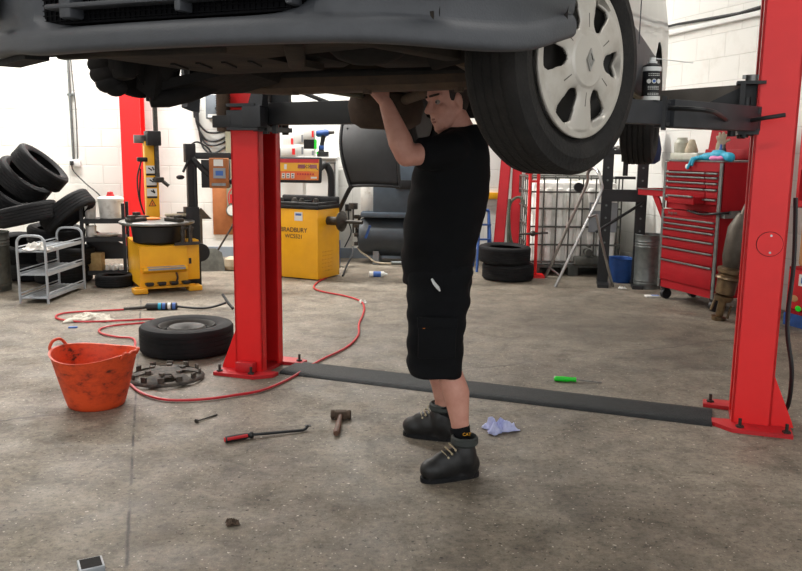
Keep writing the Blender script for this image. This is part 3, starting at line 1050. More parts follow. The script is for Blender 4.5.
# bare left hub: disc, caliper, knuckle
b = B()
b.lathe([(0, -0.03), (0.07, -0.03), (0.075, -0.012), (0.145, -0.012), (0.147, 0), (0.145, 0.012), (0.07, 0.012), (0.06, 0.05), (0.0, 0.05)], 48)
disc = obj('brake_disc', b, 'under_dark', car)
disc.matrix_local = Matrix.Translation((-0.725, 0, HZ + 0.07)) @ Matrix.Rotation(-PI / 2 - rad(23), 4, 'Z') @ Matrix.Rotation(PI / 2, 4, 'X')
b = B()
for q, r in (((-0.995, 2.72, 1.747), 0.034), ((-0.986, 2.72, 1.715), 0.036), ((-0.971, 2.72, 1.686), 0.034), ((-0.949, 2.72, 1.67), 0.028)):
    b.sph(world_to_local(car, q), (r * 1.5, r, r))
b.box((-0.70, -0.12, HZ + 0.06), (0.12, 0.09, 0.15), rz=rad(-20), bev=0.02)
b.box((-0.66, -0.15, HZ + 0.02), (0.08, 0.06, 0.10), rz=rad(-20), bev=0.02)
b.tube([(-0.66, -0.16, HZ + 0.05), (-0.62, -0.2, HZ + 0.12), (-0.57, -0.1, HZ + 0.2)], 0.008)
obj('brake_caliper', b, 'under_dark', car)
b = B()
b.hull([(-0.62, -0.06, HZ - 0.09), (-0.62, 0.06, HZ - 0.09), (-0.58, -0.05, HZ + 0.12), (-0.58, 0.07, HZ + 0.12), (-0.68, -0.07, HZ - 0.05), (-0.68, 0.07, HZ - 0.05), (-0.68, -0.05, HZ + 0.10), (-0.68, 0.05, HZ + 0.10)])
b.lathe([(0.055, 0), (0.12, 0.0), (0.122, 0.004), (0.055, 0.006)], 40, origin=(-0.655, 0, HZ + 0.06), rot=Euler((0, PI / 2, 0)).to_matrix())
obj('steering_knuckle', b, 'under_dark', car)
b = B()                                            # curved lower arm sweeping from the hub to the subframe
b.loft([(world_to_local(car, q), r) for q, r in (((-0.857, 2.78, 1.633), 0.022), ((-0.808, 2.8, 1.642), 0.030), ((-0.748, 2.86, 1.67), 0.036), ((-0.677, 2.95, 1.709), 0.034), ((-0.591, 3.1, 1.74), 0.04))], 14)
obj('control_arm', b, 'under_dark', car)


# ---------------------------------------------------------------- the mechanic
man = thing('person', 'person in black t-shirt and shorts standing under the raised van, reaching up', 'person', (0.22, 3.74, 0))
MO = Vector((0.22, 3.74, 0))
def ml(p):
    return Vector(p) - MO
def bx():
    b = B()
    b.tr = Matrix.Translation(-MO)
    return b
# joints, world coordinates
LSH, LEL, LWR = Vector((0.213, 3.57, 1.484)), Vector((0.015, 3.45, 1.456)), Vector((-0.072, 3.5, 1.674))
RSH, REL, RWR = Vector((0.224, 3.93, 1.504)), Vector((0.249, 4.16, 1.666)), Vector((0.218, 3.98, 1.738))
LHIP, LKN, LAN = Vector((0.202, 3.63, 0.873)), Vector((0.22, 3.58, 0.494)), Vector((0.295, 3.54, 0.139))
RHIP, RKN, RAN = Vector((0.204, 3.84, 0.838)), Vector((0.186, 3.92, 0.416)), Vector((0.23, 3.99, 0.131))
NECK = Vector((0.271, 3.74, 1.584))
HEAD = Vector((0.195, 3.72, 1.694))
# head frame: x forward (face), y left, z up
hz = Vector((-0.24, -0.04, 1)).normalized()
hx = Vector((-0.84, -0.54, 0))
hx = (hx - hz * hx.dot(hz)).normalized()
hy = hz.cross(hx)
HM = Matrix.Translation(HEAD) @ Matrix((hx, hy, hz)).transposed().to_4x4()
b = B()
T = Matrix.Translation(-MO)
b.tr = T @ HM
b.sph((-0.012, 0, 0.035), (0.096, 0.075, 0.088), n=24)
b.sph((0.02, 0, -0.035), (0.070, 0.062, 0.075), n=24)
b.sph((0.035, 0, -0.075), (0.052, 0.050, 0.045), n=20)
b.sph((0.068, 0, -0.103), (0.022, 0.026, 0.020))
b.cap((-0.02, 0.055, -0.03), (0.045, 0.032, -0.095), 0.022, 0.018)
b.cap((-0.02, -0.055, -0.03), (0.045, -0.032, -0.095), 0.022, 0.018)
b.cap((0.080, 0, 0.022), (0.112, 0, -0.018), 0.010, 0.014)
b.sph((0.107, 0, -0.022), (0.016, 0.013, 0.012))
for s in (-1, 1):
    b.sph((0.092, s * 0.013, -0.025), (0.012, 0.009, 0.009))
    b.cap((0.076, s * 0.012, 0.038), (0.060, s * 0.050, 0.036), 0.012, 0.010)
    b.sph((0.056, s * 0.044, -0.018), (0.022, 0.020, 0.020))
    b.sph((-0.016, s * 0.078, -0.004), (0.020, 0.011, 0.032))
    b.sph((-0.012, s * 0.080, -0.030), (0.010, 0.008, 0.010))
b.cap((0.082, -0.020, -0.058), (0.082, 0.020, -0.058), 0.0085)
b.cap((0.080, -0.017, -0.072), (0.080, 0.017, -0.072), 0.009)
b.tr = T
# neck and trunk
hb = HM @ Vector((-0.03, 0, -0.06))
b.cap(hb, NECK + Vector((0.0, 0, -0.03)), 0.058, 0.068, 20)
TC = [(0.202, 3.74, 1.37), (0.197, 3.74, 1.185), (0.191, 3.74, 0.998), (0.198, 3.74, 0.855)]
b.sph(Vector(TC[0]), (0.13, 0.165, 0.20))
b.sph(Vector(TC[1]), (0.15, 0.165, 0.20))
b.sph(Vector(TC[2]), (0.14, 0.165, 0.18))
b.sph(Vector(TC[3]), (0.12, 0.165, 0.13))
b.cap(LSH, NECK + Vector((0, -0.05, -0.06)), 0.055, 0.06)
b.cap(RSH, NECK + Vector((0, 0.05, -0.06)), 0.055, 0.06)
# arms
def arm(sh, el, wr):
    b.cap(sh, el, 0.056, 0.045, 18)
    m = el.lerp(wr, 0.28)
    b.cap(el, m, 0.046, 0.053, 18)
    b.cap(m, el.lerp(wr, 0.7), 0.053, 0.040, 18)
    b.cap(el.lerp(wr, 0.7), wr, 0.040, 0.031, 18)
arm(LSH, LEL, LWR)
arm(RSH, REL, RWR)
# hands: palm, four bent fingers of unequal length, thumb from the side
def hand(wr, fwd, pn, side):
    """fwd: along the palm, pn: way the palm faces, side: towards the thumb"""
    fwd, pn = fwd.normalized(), pn.normalized()
    side = (side - fwd * side.dot(fwd)).normalized()
    pn = fwd.cross(side) if fwd.cross(side).dot(pn) > 0 else -fwd.cross(side)
    for k in range(4):
        off = side * (0.030 - 0.020 * k)
        kn = wr + fwd * (0.088 - 0.006 * abs(k - 1)) + off
        b.cap(wr + off * 0.55 + fwd * 0.01, kn, 0.0155, 0.0115, 12)
        L = (0.043, 0.048, 0.045, 0.035)[k]
        p1 = kn + (fwd * 0.80 + pn * 0.60) * L
        p2 = p1 + (fwd * 0.10 + pn * 0.99) * L * 0.65
        p3 = p2 + (-fwd * 0.60 + pn * 0.75) * L * 0.5
        b.cap(kn, p1, 0.0105, 0.0095, 10)
        b.cap(p1, p2, 0.0095, 0.0088, 10)
        b.cap(p2, p3, 0.0088, 0.0075, 10)
    t0 = wr + side * 0.022 + fwd * 0.022
    t1 = t0 + side * 0.036 + fwd * 0.030 + pn * 0.012
    t2 = t1 + side * 0.006 + fwd * 0.030 + pn * 0.018
    t3 = t2 - side * 0.006 + fwd * 0.016 + pn * 0.018
    b.cap(t0, t1, 0.017, 0.0125, 12)
    b.cap(t1, t2, 0.0125, 0.0105, 12)
    b.cap(t2, t3, 0.0105, 0.0085, 12)
hand(LWR, Vector((-0.62, -0.05, 0.78)), Vector((0.4, 0.5, 0.6)), Vector((0.4, 0.7, 0.4)))
hand(RWR, Vector((-0.5, -0.1, 0.85)), Vector((0.4, -0.6, 0.5)), Vector((0.4, -0.7, 0.4)))
# legs
def leg(hip, kn, an, toe):
    b.cap(hip, kn, 0.082, 0.060, 20)
    m = kn.lerp(an, 0.32) + Vector((0.016, 0, 0))
    b.cap(kn, m, 0.058, 0.062, 20)
    b.cap(m, kn.lerp(an, 0.68) + Vector((0.006, 0, 0)), 0.062, 0.043, 20)
    b.cap(kn.lerp(an, 0.68) + Vector((0.006, 0, 0)), an, 0.043, 0.038, 20)
    b.cap(an, Vector((an.x, an.y, 0.09)), 0.036, 0.030)
LTOE, RTOE = Vector((*(0.096, 3.436), 0.03)), Vector((*(0.019, 4.061), 0.03))
leg(LHIP, LKN, LAN, LTOE)
leg(RHIP, RKN, RAN, RTOE)
body = organic('body', b, 'skin', man, voxel=0.0062, it=3)
# eyes
for s in (-1, 1):
    b = B()
    b.tr = T @ HM
    b.mat('eye').sph((0.066, s * 0.031, 0.012), 0.0125)
    b.mat('iris').sph((0.0755, s * 0.0315, 0.0125), (0.0045, 0.006, 0.006))
    obj('eye', b, 'eye', man)
    b = B()
    b.tr = T @ HM
    b.cap((0.090, s * 0.014, 0.043), (0.068, s * 0.052, 0.044), 0.005, 0.004)
    obj('eyebrow', b, 'hair', man)
b = B()
b.tr = T @ HM
b.sph((-0.026, 0, 0.052), (0.093, 0.079, 0.084), n=24)
b.sph((-0.055, 0, -0.005), (0.056, 0.066, 0.065), n=20)
for s in (-1, 1):
    b.sph((0.004, s * 0.066, 0.03), (0.022, 0.012, 0.035))
organic('hair', b, 'hair', man, voxel=0.008, it=3)

b = B()
b.tr = T @ HM
for z, w, r in ((-0.0585, 0.021, 0.0085), (-0.071, 0.018, 0.0088)):
    b.tube([(0.074, -w * 1.25, z), (0.0835, -w * 0.6, z), (0.0858, 0, z), (0.0835, w * 0.6, z), (0.074, w * 1.25, z)], r * 0.72, 8, 4)
obj('lips', b, 'lips', man)

# t-shirt: lofted silhouette with two short sleeves
def ring(y, xf, xb, hy_, cy=3.74, skew=0.0):
    sc = 3.74 / 802
    c = Vector(((((xf + xb) / 2) - 401) * sc, cy, 0))
    return c, (xb - xf) / 2 * sc, hy_
SZ = {283: 0.864, 262: 0.964, 240: 1.068, 215: 1.185, 190: 1.301, 165: 1.416, 148: 1.493, 136: 1.547, 127: 1.588}
SR = [(283, 403, 473, 0.185), (262, 402, 474, 0.2), (240, 403, 478, 0.21), (215, 406, 484, 0.215), (190, 409, 488, 0.21), (165, 414, 488, 0.2), (148, 423, 487, 0.185), (136, 434, 485, 0.13), (127, 445, 480, 0.075)]
b = bx()
rows = []
for y, xf, xb, hyy in SR:
    sc = 3.74 / 802
    rows.append(((((xf + xb) / 2 - 401) * sc - 0.004, 3.74, SZ[y]), (xb - xf) / 2 * sc, hyy))
b.ellipses(rows, 36, True, 2.4)
def sleeve(sh, el, k):
    d = (el - sh)
    b.cap(sh - d * 0.05, sh + d * k, 0.082, 0.074, 22)
    e = sh + d * k
    b.cyl(e - d.normalized() * 0.05, e + d.normalized() * 0.052, 0.076, 0.069, 22)
sleeve(LSH + Vector((0.0, 0.01, -0.005)), LEL, 0.50)
sleeve(RSH, REL, 0.50)
b.cap(LSH, NECK + Vector((0.01, -0.02, -0.06)), 0.072, 0.075)
b.cap(RSH, NECK + Vector((0.01, 0.02, -0.06)), 0.072, 0.075)
b.cyl(NECK + Vector((0.018, 0, -0.075)), NECK + Vector((-0.004, 0, 0.0)), 0.080, 0.076, 24)
shirt = organic('t_shirt', b, 'tee', man, voxel=0.011, it=3)
def wrinkle(o, amp, sc, stretch=(1, 1, 1)):
    for v in o.data.vertices:
        p = v.co
        q = Vector((p.x * stretch[0], p.y * stretch[1], p.z * stretch[2])) * sc
        v.co = p + v.normal * amp * noise.noise(q)
wrinkle(shirt, 0.012, 7, (1, 1, 1.8))

# cargo shorts: two legs and a seat
b = bx()
def legrings(pts, cy0):
    rows = []
    for y, z, xf, xb, hyy, cy in pts:
        sc = cy / 802
        rows.append(((((xf + xb) / 2 - 401) * sc, cy, z), (xb - xf) / 2 * sc, hyy))
    return rows
b.ellipses(legrings([(378, 0.462, 412, 464, 0.105, 3.59), (360, 0.526, 408, 466, 0.112, 3.60), (330, 0.666, 407, 467, 0.115, 3.62), (300, 0.803, 407, 470, 0.12, 3.64), (270, 0.938, 409, 473, 0.12, 3.66)], 0), 30, True, 2.6)
b.ellipses(legrings([(370, 0.391, 411, 460, 0.10, 3.90), (340, 0.555, 410, 463, 0.11, 3.88), (300, 0.764, 409, 470, 0.115, 3.85), (270, 0.915, 410, 473, 0.12, 3.82)], 0), 30, True, 2.6)
b.ellipses(legrings([(300, 0.773, 412, 470, 0.18, 3.74), (262, 0.964, 410, 473, 0.20, 3.74)], 0), 30, True, 2.6)
sh = organic('shorts', b, 'shorts', man, voxel=0.010, it=1)
wrinkle(sh, 0.016, 8, (1, 1, 1.8))
sh.data.shade_smooth()
b = bx()                                           # thigh pocket with flap, button and a pen
pk = Vector((0.163, 3.487, 0.643))
b.box(pk + Vector((0, 0, 0)), (0.17, 0.018, 0.16), rz=rad(0), bev=0.008)
b.box(pk + Vector((0, -0.008, 0.085)), (0.18, 0.016, 0.05), bev=0.006)
pock = obj('cargo_pocket', b, 'shorts', man)
b = bx()
b.cyl(Vector((0.104, 3.478, 0.708)) + Vector((0, 0.012, 0)), Vector((0.104, 3.478, 0.708)) + Vector((0, -0.004, 0)), 0.007, n=12)
obj('button', b, 'warn', pock)
b = bx()
b.loft([((0.137, 3.52, 0.917), 0.005), ((0.146, 3.505, 0.902), 0.007), ((0.164, 3.5, 0.881), 0.008), ((0.173, 3.505, 0.866), 0.003)], 10)
obj('pen', b, 'white', man)

# socks and boots
for an, kn in ((LAN, LKN), (RAN, RKN)):
    b = bx()
    top = an.lerp(kn, 0.235)
    b.loft([(Vector((an.x, an.y, 0.10)), 0.047), (an, 0.047), (an.lerp(top, 0.6), 0.045), (top, 0.048), (top + (kn - an).normalized() * 0.004, 0.043)], 24)
    obj('sock', b, 'sock', man)
def boot(an, toe, heel):
    f = Vector((toe.x - heel.x, toe.y - heel.y, 0)).normalized()
    sd_ = Vector((-f.y, f.x, 0))
    L = (Vector((toe.x, toe.y, 0)) - Vector((heel.x, heel.y, 0))).length
    mt = Matrix.Translation(-MO) @ Matrix((Vector((*f, heel.x)), Vector((*sd_, heel.y)), Vector((0, 0, 1, 0)), Vector((0, 0, 0, 1))))
    mt = Matrix.Translation(-MO) @ Matrix.Translation((heel.x, heel.y, 0)) @ Matrix.Rotation(math.atan2(f.y, f.x), 4, 'Z')
    b = B()
    b.tr = mt
    a = Vector((0.075, 0, 0))
    b.sph((L - 0.066, 0, 0.055), (0.068, 0.054, 0.052), n=20)
    b.sph((L - 0.11, 0, 0.060), (0.09, 0.049, 0.052), n=20)
    b.sph((0.15, 0, 0.072), (0.095, 0.050, 0.07), n=20)
    b.sph((0.065, 0, 0.06), (0.066, 0.046, 0.065), n=20)
    b.cap((0.072, 0, 0.08), (0.078, 0, 0.130), 0.058, 0.056, 20)
    b.cap((0.10, 0, 0.10), (0.15, 0, 0.085), 0.045, 0.045, 16)
    b.box((0.15, 0, 0.018), (L - 0.06, 0.075, 0.03), bev=0.008)
    bt = organic('boot', b, 'boot', man, voxel=0.008, it=3)
    b = B()
    b.tr = mt
    out_ = []
    n = 28
    for k in range(n):
        t = 2 * PI * k / n
        x = L / 2 + (L / 2 - 0.002) * math.copysign(abs(math.cos(t)) ** 0.75, math.cos(t))
        w = 0.041 + 0.010 * max(0, (x - 0.12) / 0.18) if x > 0.12 else 0.039
        out_.append((x, w * math.copysign(abs(math.sin(t)) ** 0.8, math.sin(t))))
    b.prism(out_, 0.022)
    obj('sole', b, 'rubber', bt)
    b = B()
    b.tr = mt
    b.lathe([(0.056, 0), (0.063, 0.010), (0.062, 0.034), (0.054, 0.042), (0.047, 0.034), (0.048, 0)], 28, origin=(0.077, 0, 0.158))
    obj('padded_collar', b, 'boot_trim', bt)
    b = B()
    b.tr = mt
    for k in range(5):
        x, z = 0.130 + 0.017 * k, 0.180 - 0.0165 * k
        b.tube([(x - 0.016, -0.034, z - 0.016), (x - 0.002, -0.02, z - 0.002), (x + 0.004, 0, z + 0.004), (x - 0.002, 0.02, z - 0.002), (x - 0.016, 0.034, z - 0.016)], 0.0035, 6, 3)
        for s in (-1, 1):
            b.sph((x - 0.014, s * 0.035, z - 0.016), 0.006, n=8)
    obj('lace', b, 'lace', bt)
    return mt
NHEEL = Vector((*(0.371, 3.523), 0))
FHEEL = Vector((*(0.288, 3.965), 0))
m1 = boot(LAN, LTOE, NHEEL)
m2 = boot(RAN, RTOE, FHEEL)
text('sock_lettering', 'CAT', 0.02, 'yellow_worn', man, ml(Vector((0.307, 3.487, 0.209))), (PI / 2, 0, rad(8)))


# ---------------------------------------------------------------- things on the floor
# wheel lying flat
def F3(p, z=0.0):
    return (p[0], p[1], z)
fw = thing('spare_wheel', 'steel car wheel with tyre lying flat on the floor behind the orange tub', 'wheel', F3((-1.587, 5.821), 0))
b = tyre_mesh(0.34, 0.208, 0.215, 4, 80, 0.004)
obj('tyre', b, 'rubber', fw, loc=(0, 0, 0.105))
b = B()
b.lathe([(0.0, 0.045), (0.05, 0.045), (0.07, 0.06), (0.10, 0.075), (0.125, 0.08), (0.15, 0.055), (0.165, 0.04), (0.185, 0.065), (0.195, 0.085), (0.205, 0.092), (0.208, 0.085), (0.195, 0.0), (0.19, -0.06), (0.0, -0.06)], 56)
for k in range(16):
    a = 2 * PI * k / 16
    b.box((0.152 * math.cos(a), 0.152 * math.sin(a), 0.055), (0.02, 0.026, 0.012), rz=a)
rim = obj('rim', b, 'wheel_steel', fw, loc=(0, 0, 0.105))
for k in range(16):
    a = 2 * PI * (k + 0.5) / 16
    b = B()
    b.cyl((0.146 * math.cos(a), 0.146 * math.sin(a), 0.050), (0.152 * math.cos(a), 0.152 * math.sin(a), 0.068), 0.011, n=10)
    obj('vent_slot', b, 'black', rim)
# loose plastic wheel trim, back side up
tr = thing('wheel_trim', 'dirty plastic wheel trim lying on the floor between orange tub and lift post', 'wheel trim', F3((-1.523, 5.047), 0))
tr.scale = (1.2, 1.2, 1.1)
b = B()
def tvert(r, a, z):
    return b._v((r * math.cos(a), r * math.sin(a), z))
NA2 = 144
rr_ = [0.0, 0.03, 0.06, 0.075, 0.09, 0.105, 0.12, 0.135, 0.15, 0.165, 0.178, 0.19, 0.205]
zz_ = [0.045, 0.045, 0.045, 0.044, 0.043, 0.042, 0.04, 0.037, 0.033, 0.028, 0.022, 0.015, 0.004]
VV = [[tvert(r, 2 * PI * k / NA2, z) for k in range(NA2)] for r, z in zip(rr_, zz_)]
for i in range(len(rr_) - 1):
    for k in range(NA2):
        rm = (rr_[i] + rr_[i + 1]) / 2
        am = 2 * PI * (k + 0.5) / NA2
        d = abs((am % SP) - SP / 2)
        if 0.088 < rm < 0.175 and rm * d < 0.022 + 0.03 * (rm - 0.088) / 0.09:
            continue
        q = (VV[i][k], VV[i][(k + 1) % NA2], VV[i + 1][(k + 1) % NA2], VV[i + 1][k])
        b._f(q) if i else b._f((VV[0][0], q[2], q[3]))
for v in [v for v in b.bm.verts if not v.link_faces]:
    b.bm.verts.remove(v)
M['grimy'] = mk('grimy_plastic', '#2b2927', '#6d6459', 0.8, scale=22, bump=0.3, lo=0.4, hi=0.75)
o = obj('trim_disc', b, 'grimy', tr, loc=(0, 0, 0.012), rot=(0, 0, 0.35))
so = o.modifiers.new('s', 'SOLIDIFY')
so.thickness = 0.006
b = B()
for k in range(12):
    a = 2 * PI * k / 12 + 0.15
    b.box((0.180 * math.cos(a), 0.180 * math.sin(a), 0.044), (0.012, 0.034, 0.032), rz=a, bev=0.003)
for k in range(6):
    a = 2 * PI * k / 6 + 0.6
    b.cyl((0.095 * math.cos(a), 0.095 * math.sin(a), 0.045), (0.095 * math.cos(a), 0.095 * math.sin(a), 0.066), 0.016, n=14)
obj('clip_ring', b, 'grimy', tr)

# orange flexible tub with two loop handles
tb = thing('trug', 'dirty orange rubber tub with two loop handles on the floor', 'tub', F3((-1.771, 4.512), 0), -0.25)
H = 0.315
b = B()
prof_o = [(0.0, 0.004), (0.148, 0.0), (0.158, 0.008)]
for k in range(1, 13):
    t = k / 12
    prof_o.append((0.158 + 0.077 * t ** 0.9, 0.008 + (H - 0.008) * t))
inner_ = [(r - 0.007, z) for r, z in prof_o[::-1][:-2]] + [(0.15, 0.014), (0.0, 0.012)]
b.lathe(prof_o + [(0.24, H + 0.002)] + inner_, 72)
for v in b.bm.verts:                                # the soft rim sags a little
    k = max(0, v.co.z / H)
    v.co.x *= 1 + 0.03 * k
    v.co.z += 0.016 * k * k * math.cos(2 * math.atan2(v.co.y, v.co.x)) * (1 if k > 0.3 else 0)
def tub_mat():
    m, nt, b_ = newmat('tub_orange_dirty')
    tc = N(nt, 'ShaderNodeTexCoord')
    n1 = N(nt, 'ShaderNodeTexNoise', Scale=9.0, Detail=8.0, Roughness=0.7)
    mp = N(nt, 'ShaderNodeMapping')
    mp.inputs['Scale'].default_value = (1, 1, 1.8)
    nt.links.new(tc.outputs['Object'], mp.inputs['Vector'])
    nt.links.new(mp.outputs[0], n1.inputs['Vector'])
    c = ramp(nt, n1.outputs[0], [(0.34, lin('#3a1c12')), (0.42, lin('#c23f1b')), (0.55, lin('#dc4e20')), (0.75, lin('#cf4419'))])
    nt.links.new(c, b_.inputs['Base Color'])
    b_.inputs['Roughness'].default_value = 0.5
    return m
M['tub'] = tub_mat()
obj('tub_body', b, 'tub', tb)
for s in (-1, 1):
    b = B()
    k_ = 0.050 if s < 0 else 0.012
    b.tube([(s * 0.225, -0.075, H - 0.01), (s * 0.245, -0.068, H + 0.02), (s * 0.25, -0.035, H + k_), (s * 0.25, 0.0, H + k_ + 0.006), (s * 0.25, 0.035, H + k_), (s * 0.245, 0.068, H + 0.02), (s * 0.225, 0.075, H - 0.01)], 0.009, 10)
    obj('loop_handle', b, 'orange', tb)

# hose and flexible lead
b = B()
pts = [(*p, 0.012) for p in ((-0.822, 10.011), (-0.841, 9.511), (-0.942, 8.981), (-0.943, 8.575), (-0.811, 8.332), (-0.574, 8.109), (-0.406, 7.839), (-0.351, 7.53), (-0.343, 7.15), (-0.358, 6.764), (-0.342, 6.308), (-0.411, 5.905), (-0.568, 5.517), (-0.717, 5.055), (-0.852, 4.784), (-0.997, 4.676), (-1.158, 4.591), (-1.347, 4.565), (-1.5, 4.638), (-1.629, 4.776), (-1.768, 5.014), (-1.861, 5.277), (-1.925, 5.57), (-1.993, 5.865), (-2.093, 6.121), (-2.226, 6.166), (-2.395, 6.28), (-2.471, 6.442), (-2.413, 6.579), (-2.222, 6.688), (-2.078, 6.777), (-2.188, 6.855), (-2.424, 6.78), (-2.747, 6.722), (-2.983, 6.834), (-3.054, 7.003), (-2.977, 7.12), (-2.754, 7.202), (-2.557, 7.269))]
b.tube(pts, 0.0085, 8, 6)
tag(obj('air_hose', b, 'hose_red'), 'long red air hose snaking across the floor from the yellow balancer to the orange tub', 'hose')
tl = thing('air_tool', 'slim black and blue hand tool on the floor at the end of the red hose', 'tool', F3((-2.36, 7.319), 0))
def tw(p, z):
    return (p[0] - tl.location.x, p[1] - tl.location.y, z)
g0, g1, g2, g3, g4 = (-2.557, 7.269), (-2.453, 7.289), (-2.36, 7.319), (-2.092, 7.358), (-1.655, 7.456)
b = B()
b.loft([(tw(g0, 0.02), 0.013), (tw(g1, 0.022), 0.016), (tw(g2, 0.028), 0.016)], 12)
obj('coupling', b, 'dark_steel', tl)
b = B()
b.loft([(tw(g2, 0.033), 0.03), (tw(g2, 0.033), 0.033), (tw(g3, 0.033), 0.033), (tw(g3, 0.033), 0.02)], 16)
tbd = obj('tool_body', b, 'black', tl)
b = B()
P0, P1 = Vector(tw(g2, 0.033)), Vector(tw(g3, 0.033))
for t, k in ((0.38, 'cyan'), (0.52, 'sticker_blue'), (0.70, 'sticker'), (0.86, 'sticker_blue')):
    b.mat(k)
    b.loft([(P0.lerp(P1, t), 0.0338), (P0.lerp(P1, t + 0.10), 0.0338)], 16)
obj('label_band', b, None, tbd)
b = B()
b.tube([tw(g3, 0.03), tw((-1.92, 7.343), 0.018), tw((-1.787, 7.375), 0.02), tw(g4, 0.05)], 0.011)
b.bar([tw((-1.694, 7.504), 0.12), tw((-1.617, 7.409), 0.05), tw((-1.569, 7.363), 0.015)], 0.014)
obj('flexible_shaft', b, 'black', tl)

def crumple(name, mat, size, loc, rz, label, cat, seed, h=0.035, sx=1.0):
    random.seed(seed)
    b = B()
    n = 22
    rows = []
    for i in range(n):
        row = []
        for j in range(n):
            x, y = (i / (n - 1) - 0.5), (j / (n - 1) - 0.5)
            q = Vector((x * 4 + seed, y * 4, seed * 2.3))
            w = 1 + 0.6 * noise.noise(Vector((math.atan2(y, x) * 0.9, seed, 1)))
            z = 0.006 + h * max(0, 0.5 + noise.noise(q) + 0.5 * noise.noise(q * 2.3)) * (1 - (2 * max(abs(x), abs(y))) ** 4)
            row.append((x * size * sx * w + 0.1 * size * noise.noise(q * 1.4 + Vector((5, 0, 0))), y * size * w + 0.1 * size * noise.noise(q * 1.4 + Vector((0, 7, 0))), z))
        rows.append(row)
    b.grid(rows)
    o = obj(name, b, mat, loc=loc, angle=30)
    o.rotation_euler = (0, 0, rz)
    so = o.modifiers.new('s', 'SOLIDIFY')
    so.thickness = 0.003
    return tag(o, label, cat)
crumple('paper_towel', 'paper', 0.14, F3((0.531, 4.14)), 0.5, 'crumpled pale blue paper on the floor beside the work boots', 'paper', 4, 0.065, 1.1)
crumple('rag', 'rag', 0.30, F3((-2.734, 6.89)), 0.2, 'dirty white rag lying inside the loop of red hose', 'rag', 5, 0.04, 1.2)
b = B()
b.box((0, 0, 0.006), (0.07, 0.03, 0.012), rz=0.2, bev=0.003)
tag(obj('wrapper', b, 'sticker_blue', loc=F3((-2.727, 6.524))), 'small blue wrapper on the floor in front of the white rag', 'wrapper')
b = B()
b.mat('sticker').box((0, 0, 0.01), (0.15, 0.08, 0.018), bev=0.006)
b.mat('sticker_blue').box((0.03, -0.005, 0.0195), (0.08, 0.05, 0.002))
o = obj('glove_packet', b, 'sticker', loc=F3((2.641, 8.306)))
tag(o, 'small blue and white packet on the floor by the galvanised bin', 'packet')
crumple('paper_scrap', 'sticker', 0.07, F3((-0.374, 7.788)), 0.3, 'tiny white paper scrap on the floor beside the red hose bend', 'paper', 8, 0.03)
crumple('paper_scrap', 'sticker', 0.06, F3((2.458, 8.796)), 0.3, 'tiny white paper scrap on the floor left of the galvanised bin', 'paper', 9, 0.03)

# hammer
a0, a1 = Vector((*(-0.327, 4.292), 0)), Vector((*(-0.331, 4.005), 0))
hm = thing('hammer', 'short club hammer with brown handle lying on the bare floor', 'hammer', a0)
d = (a1 - a0)
hl = d.length
az = math.atan2(d.y, d.x)
mt = Matrix.Rotation(az, 4, 'Z')
b = B()
b.tr = mt
b.box((0, 0, 0.026), (0.045, 0.065, 0.045), bev=0.005)
for s in (-1, 1):
    b.loft([((0, s * 0.03, 0.026), 0.022), ((0, s * 0.042, 0.026), 0.026), ((0, s * 0.052, 0.026), 0.026), ((0, s * 0.056, 0.026), 0.022)], 12)
obj('hammer_head', b, 'rusty', hm)
b = B()
b.tr = mt
b.loft([((0.0, 0, 0.026), 0.013), ((hl * 0.3, 0, 0.024), 0.013), ((hl * 0.6, 0, 0.021), 0.017), ((hl * 0.9, 0, 0.02), 0.019), ((hl, 0, 0.019), 0.014)], 14)
M['handle_wood'] = mk('handle_wood', '#4f3528', '#6a4a37', 0.6, scale=18)
obj('handle', b, 'handle_wood', hm)

# pry bar
a0, a1, a2 = Vector((*(-0.888, 3.9), 0.018)), Vector((*(-0.76, 3.977), 0.018)), Vector((*(-0.512, 4.075), 0.010))
a3 = Vector((*(-0.489, 4.107), 0.016))
pb = thing('pry_bar', 'pry bar with red and black handle lying on the floor in front of the hammer', 'pry bar', (a0.x, a0.y, 0))
o_ = Vector((a0.x, a0.y, 0))
b = B()
dd = (a1 - a0)
b.mat('black').loft([(a0 - o_, 0.014), (a0 - o_ + dd * 0.06, 0.018), (a0 - o_ + dd * 0.75, 0.016), (a0 - o_ + dd * 0.85, 0.012), (a0 - o_ + dd * 0.92, 0.018), (a1 - o_, 0.016)], 10)
b.mat('red_worn')
sdv = Vector((-dd.y, dd.x, 0)).normalized()
for s in (-1, 1):
    b.loft([(a0 - o_ + dd * 0.05 + sdv * s * 0.011 + Vector((0, 0, 0.004)), 0.009), (a0 - o_ + dd * 0.78 + sdv * s * 0.009 + Vector((0, 0, 0.004)), 0.009)], 8)
b.loft([(a0 - o_ - dd * 0.02, 0.012), (a0 - o_ + dd * 0.05, 0.0165)], 10)
obj('grip', b, None, pb)
b = B()
b.bar([a1 - o_, a2 - o_, (a2.lerp(a3, 0.6) - o_), a3 - o_ + Vector((0, 0, 0.01))], 0.008, 8)
b.box(a3 - o_ + Vector((0, 0, 0.008)), (0.03, 0.02, 0.006), rz=0.3)
obj('shaft', b, 'black', pb)
# bolt with long shank
a0, a1 = Vector((*(-1.112, 4.199), 0.009)), Vector((*(-1.027, 4.329), 0.005))
b = B()
b.cyl((0, 0, 0), (a1 - a0) * 0.05, 0.013, n=10)
b.bar([(0, 0, 0), (a1 - a0)], 0.0045, 8)
o = obj('long_bolt', b, 'dark_steel', loc=a0)
tag(o, 'thin dark bolt lying on the floor between red hose and pry bar', 'bolt')
